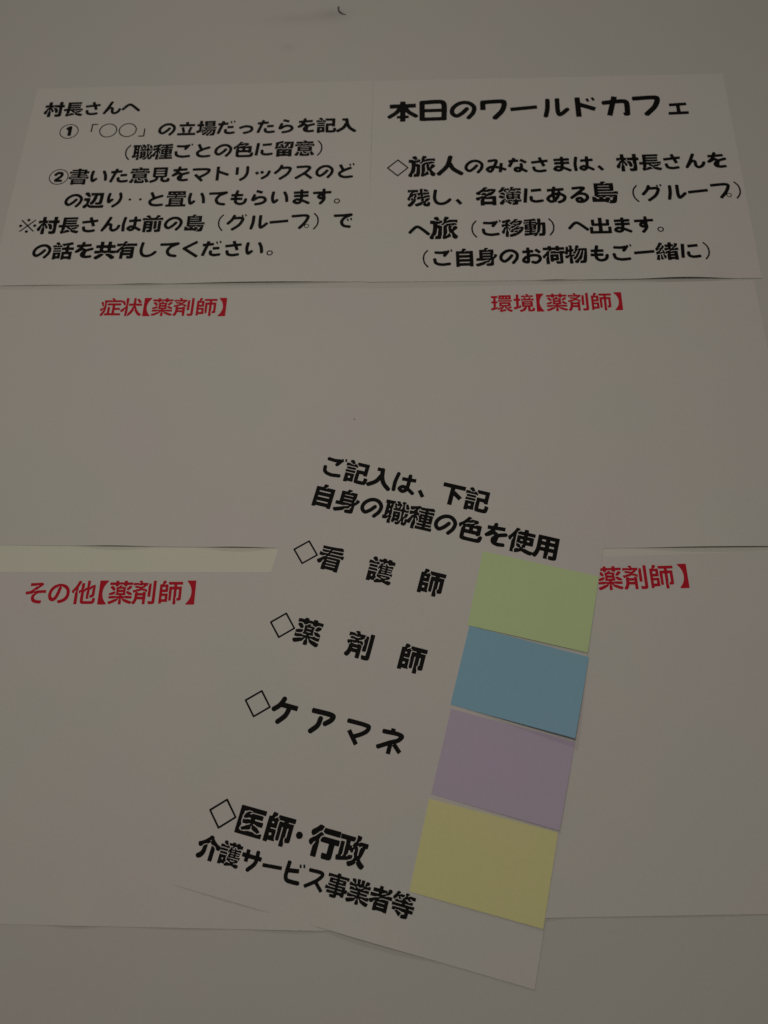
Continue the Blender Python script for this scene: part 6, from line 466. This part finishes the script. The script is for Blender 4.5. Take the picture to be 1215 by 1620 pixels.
# ---------------------------------------------------------------- the printed sheets
A4 = (297, 210)
GB, GR = 'sheets printed with black instructions', 'sheets with a red heading'
SHEETS = [
    # key, (w, h), (x, y, angle, z), bumps, label, group, lines
    ('A', A4, (-187.5, 475.4, 0.07, 0.2),
     [('B', -28, 24, 0.88, 42), ('B', 62, 85, 1.62, 62), ('B', -110, 40, 0.38, 42), ('R', 20, 70, 0.2, 30)],
     'white landscape sheet with seven lines of black writing and circled numbers', GB, None),
    ('B', A4, (109.6, 474.9, -0.05, 0.31),
     [('B', 92, 40, 2.00, 62), ('B', 60, 90, 0.50, 56), ('B', -6, 16, 0.75, 35), ('L', 0, 90, 0.1, 25)],
     'white landscape sheet with a large black title line over four smaller lines', GB,
     [[0], [1, 2, 3], [4, 5, 6], [7, 8, 9, 10], [11]]),
    ('C', A4, (-191.6, 260.8, -0.37, 0.2),
     [('B', -12, 30, 1.62, 56), ('B', 72, 28, 1.88, 56), ('B', 20, 120, 0.44, 56)],
     'blank white sheet with the red heading 症状【薬剤師】 at its top edge', GR, None),
    ('D', A4, (104.9, 260.9, 0.80, 0.31),
     [('B', 100, 60, 2.3, 70), ('B', 62, 34, 0.7, 40)],
     'blank white sheet with the red heading 環境【薬剤師】 at its top edge', GR, None),
    ('E', A4, (-191.6, 33.0, 0.32, 0.2),
     [('B', -4, 18, 0.88, 42), ('B', 60, 40, 0.50, 42), ('B', 120, 32, 1.00, 42)],
     'white sheet with the red heading その他【薬剤師】 under the cream strip', GR, None),
    ('F', A4, (103.3, 44.5, 2.21, 0.2),
     [('B', -45, 30, 1.12, 49), ('B', 40, 90, 0.38, 42)],
     'white sheet whose red heading is partly covered by the tilted portrait sheet', GR, None),
    ('S', (210, 297), (-4.45, 71.54, -12.96, 0.62),
     [('B', 12, 48, 1.7, 60), ('B', -70, 40, 0.5, 40)],
     'white portrait sheet lying tilted over the others, with four coloured notes on it', GB, None),
]
HEIGHT = {}
for key, (w, h), (x, y, a, z), bumps, label, group, groups in SHEETS:
    f = lift_fn(w, h, bumps, 0.12, ord(key))
    HEIGHT[key] = f
    o = place(sheet_obj('paper_sheet', w, h, f, M_paper), x, y, a, z)
    tag(o, label, 'paper sheet', group)
    runs = TEXT[key]
    for g in (groups or [[i] for i in range(len(runs))]):
        text_part(o, f, [runs[i] for i in g])

# ---------------------------------------------------------------- sticky notes
NW, NH = 76.5, 51.0
GN = 'sticky notes down the right side of the tilted sheet'
for colour, (x, y, a), bumps, label in [
    ('green', (75.2, 120.2, -12.7), [('B', 5, 60, 0.88, 42), ('R', -10, 40, 0.5, 25)], 'pale green sticky note, first of the four on the tilted sheet'),
    ('blue', (64.2, 69.2, -14.6), [('B', 38.2, 75, 3.50, 58), ('R', -8, 34, 1.3, 26)], 'light blue sticky note with its lower right corner lifted'),
    ('lilac', (52.0, 17.6, -14.1), [('B', 25, 60, 0.75, 42), ('R', -10, 40, 0.5, 25)], 'lilac sticky note between the blue and the yellow note'),
    ('yellow', (39.1, -33.8, -12.9), [('B', 10, 60, 0.62, 42), ('R', -10, 40, 0.6, 25)], 'pale yellow sticky note, lowest of the four on the tilted sheet')]:
    own = lift_fn(NW, NH, bumps, 0.03, ord(colour[0]))
    c, s = cos(radians(a + 12.96)), sin(radians(a + 12.96))
    k, q = cos(radians(12.96)), sin(radians(12.96))
    dx, dy = x + 4.45, y - 71.54
    bx, by = dx * k - dy * q, dx * q + dy * k          # note's centre on the tilted sheet
    def f(u, v):
        return HEIGHT['S'](bx + u * c - v * s, by + u * s + v * c) + 0.18 + own(u, v)
    o = place(sheet_obj('sticky_note', NW, NH, f, M_note[colour], 0.1, 26, 18), x, y, a, 0.62)
    tag(o, label, 'sticky note', GN)

# ---------------------------------------------------------------- small scraps on the table
def sliver(name, pts, r, mat):
    """a thin curled scrap: tube along points, thick in the middle"""
    V, F = [], []
    n = 7
    for i, (x, y, z) in enumerate(pts):
        t = i / (len(pts) - 1)
        rr = r * (0.25 + 0.75 * sin(math.pi * (0.15 + 0.7 * t)) * (1 - 0.6 * t))
        for k in range(n):
            q = 2 * math.pi * k / n
            V.append(((x + rr * cos(q)) * MM, (y + rr * 0.6 * sin(q)) * MM, (z + rr * 0.8 * sin(q)) * MM))
    for i in range(len(pts) - 1):
        for k in range(n):
            a, b = i * n + k, i * n + (k + 1) % n
            F.append((a, b, b + n, a + n))
    F.append(tuple(range(n))[::-1])
    F.append(tuple((len(pts) - 1) * n + k for k in range(n)))
    return mesh_obj(name, V, F, mat, smooth=True)
o = sliver('curled_scrap', [(0, 4.5, .8), (-.5, 2, 1.1), (.2, -1.2, 1.2), (1.8, -3.4, .9), (4.0, -4.8, .5), (6.5, -5.4, .3)], 0.85, M_scrap)
place(o, -72.6, 668.5, 0, 0)
tag(o, 'small dark curled scrap on the bare table beyond the upper sheets', 'scrap')
o = sliver('dark_speck', [(-.4, .5, .5), (0, 0, .7), (.3, -.6, .5)], 0.30, M_scrap)
place(o, -44.9, 251.7, 0, 0.5)
tag(o, 'tiny dark speck at the seam between the two middle blank sheets', 'speck')
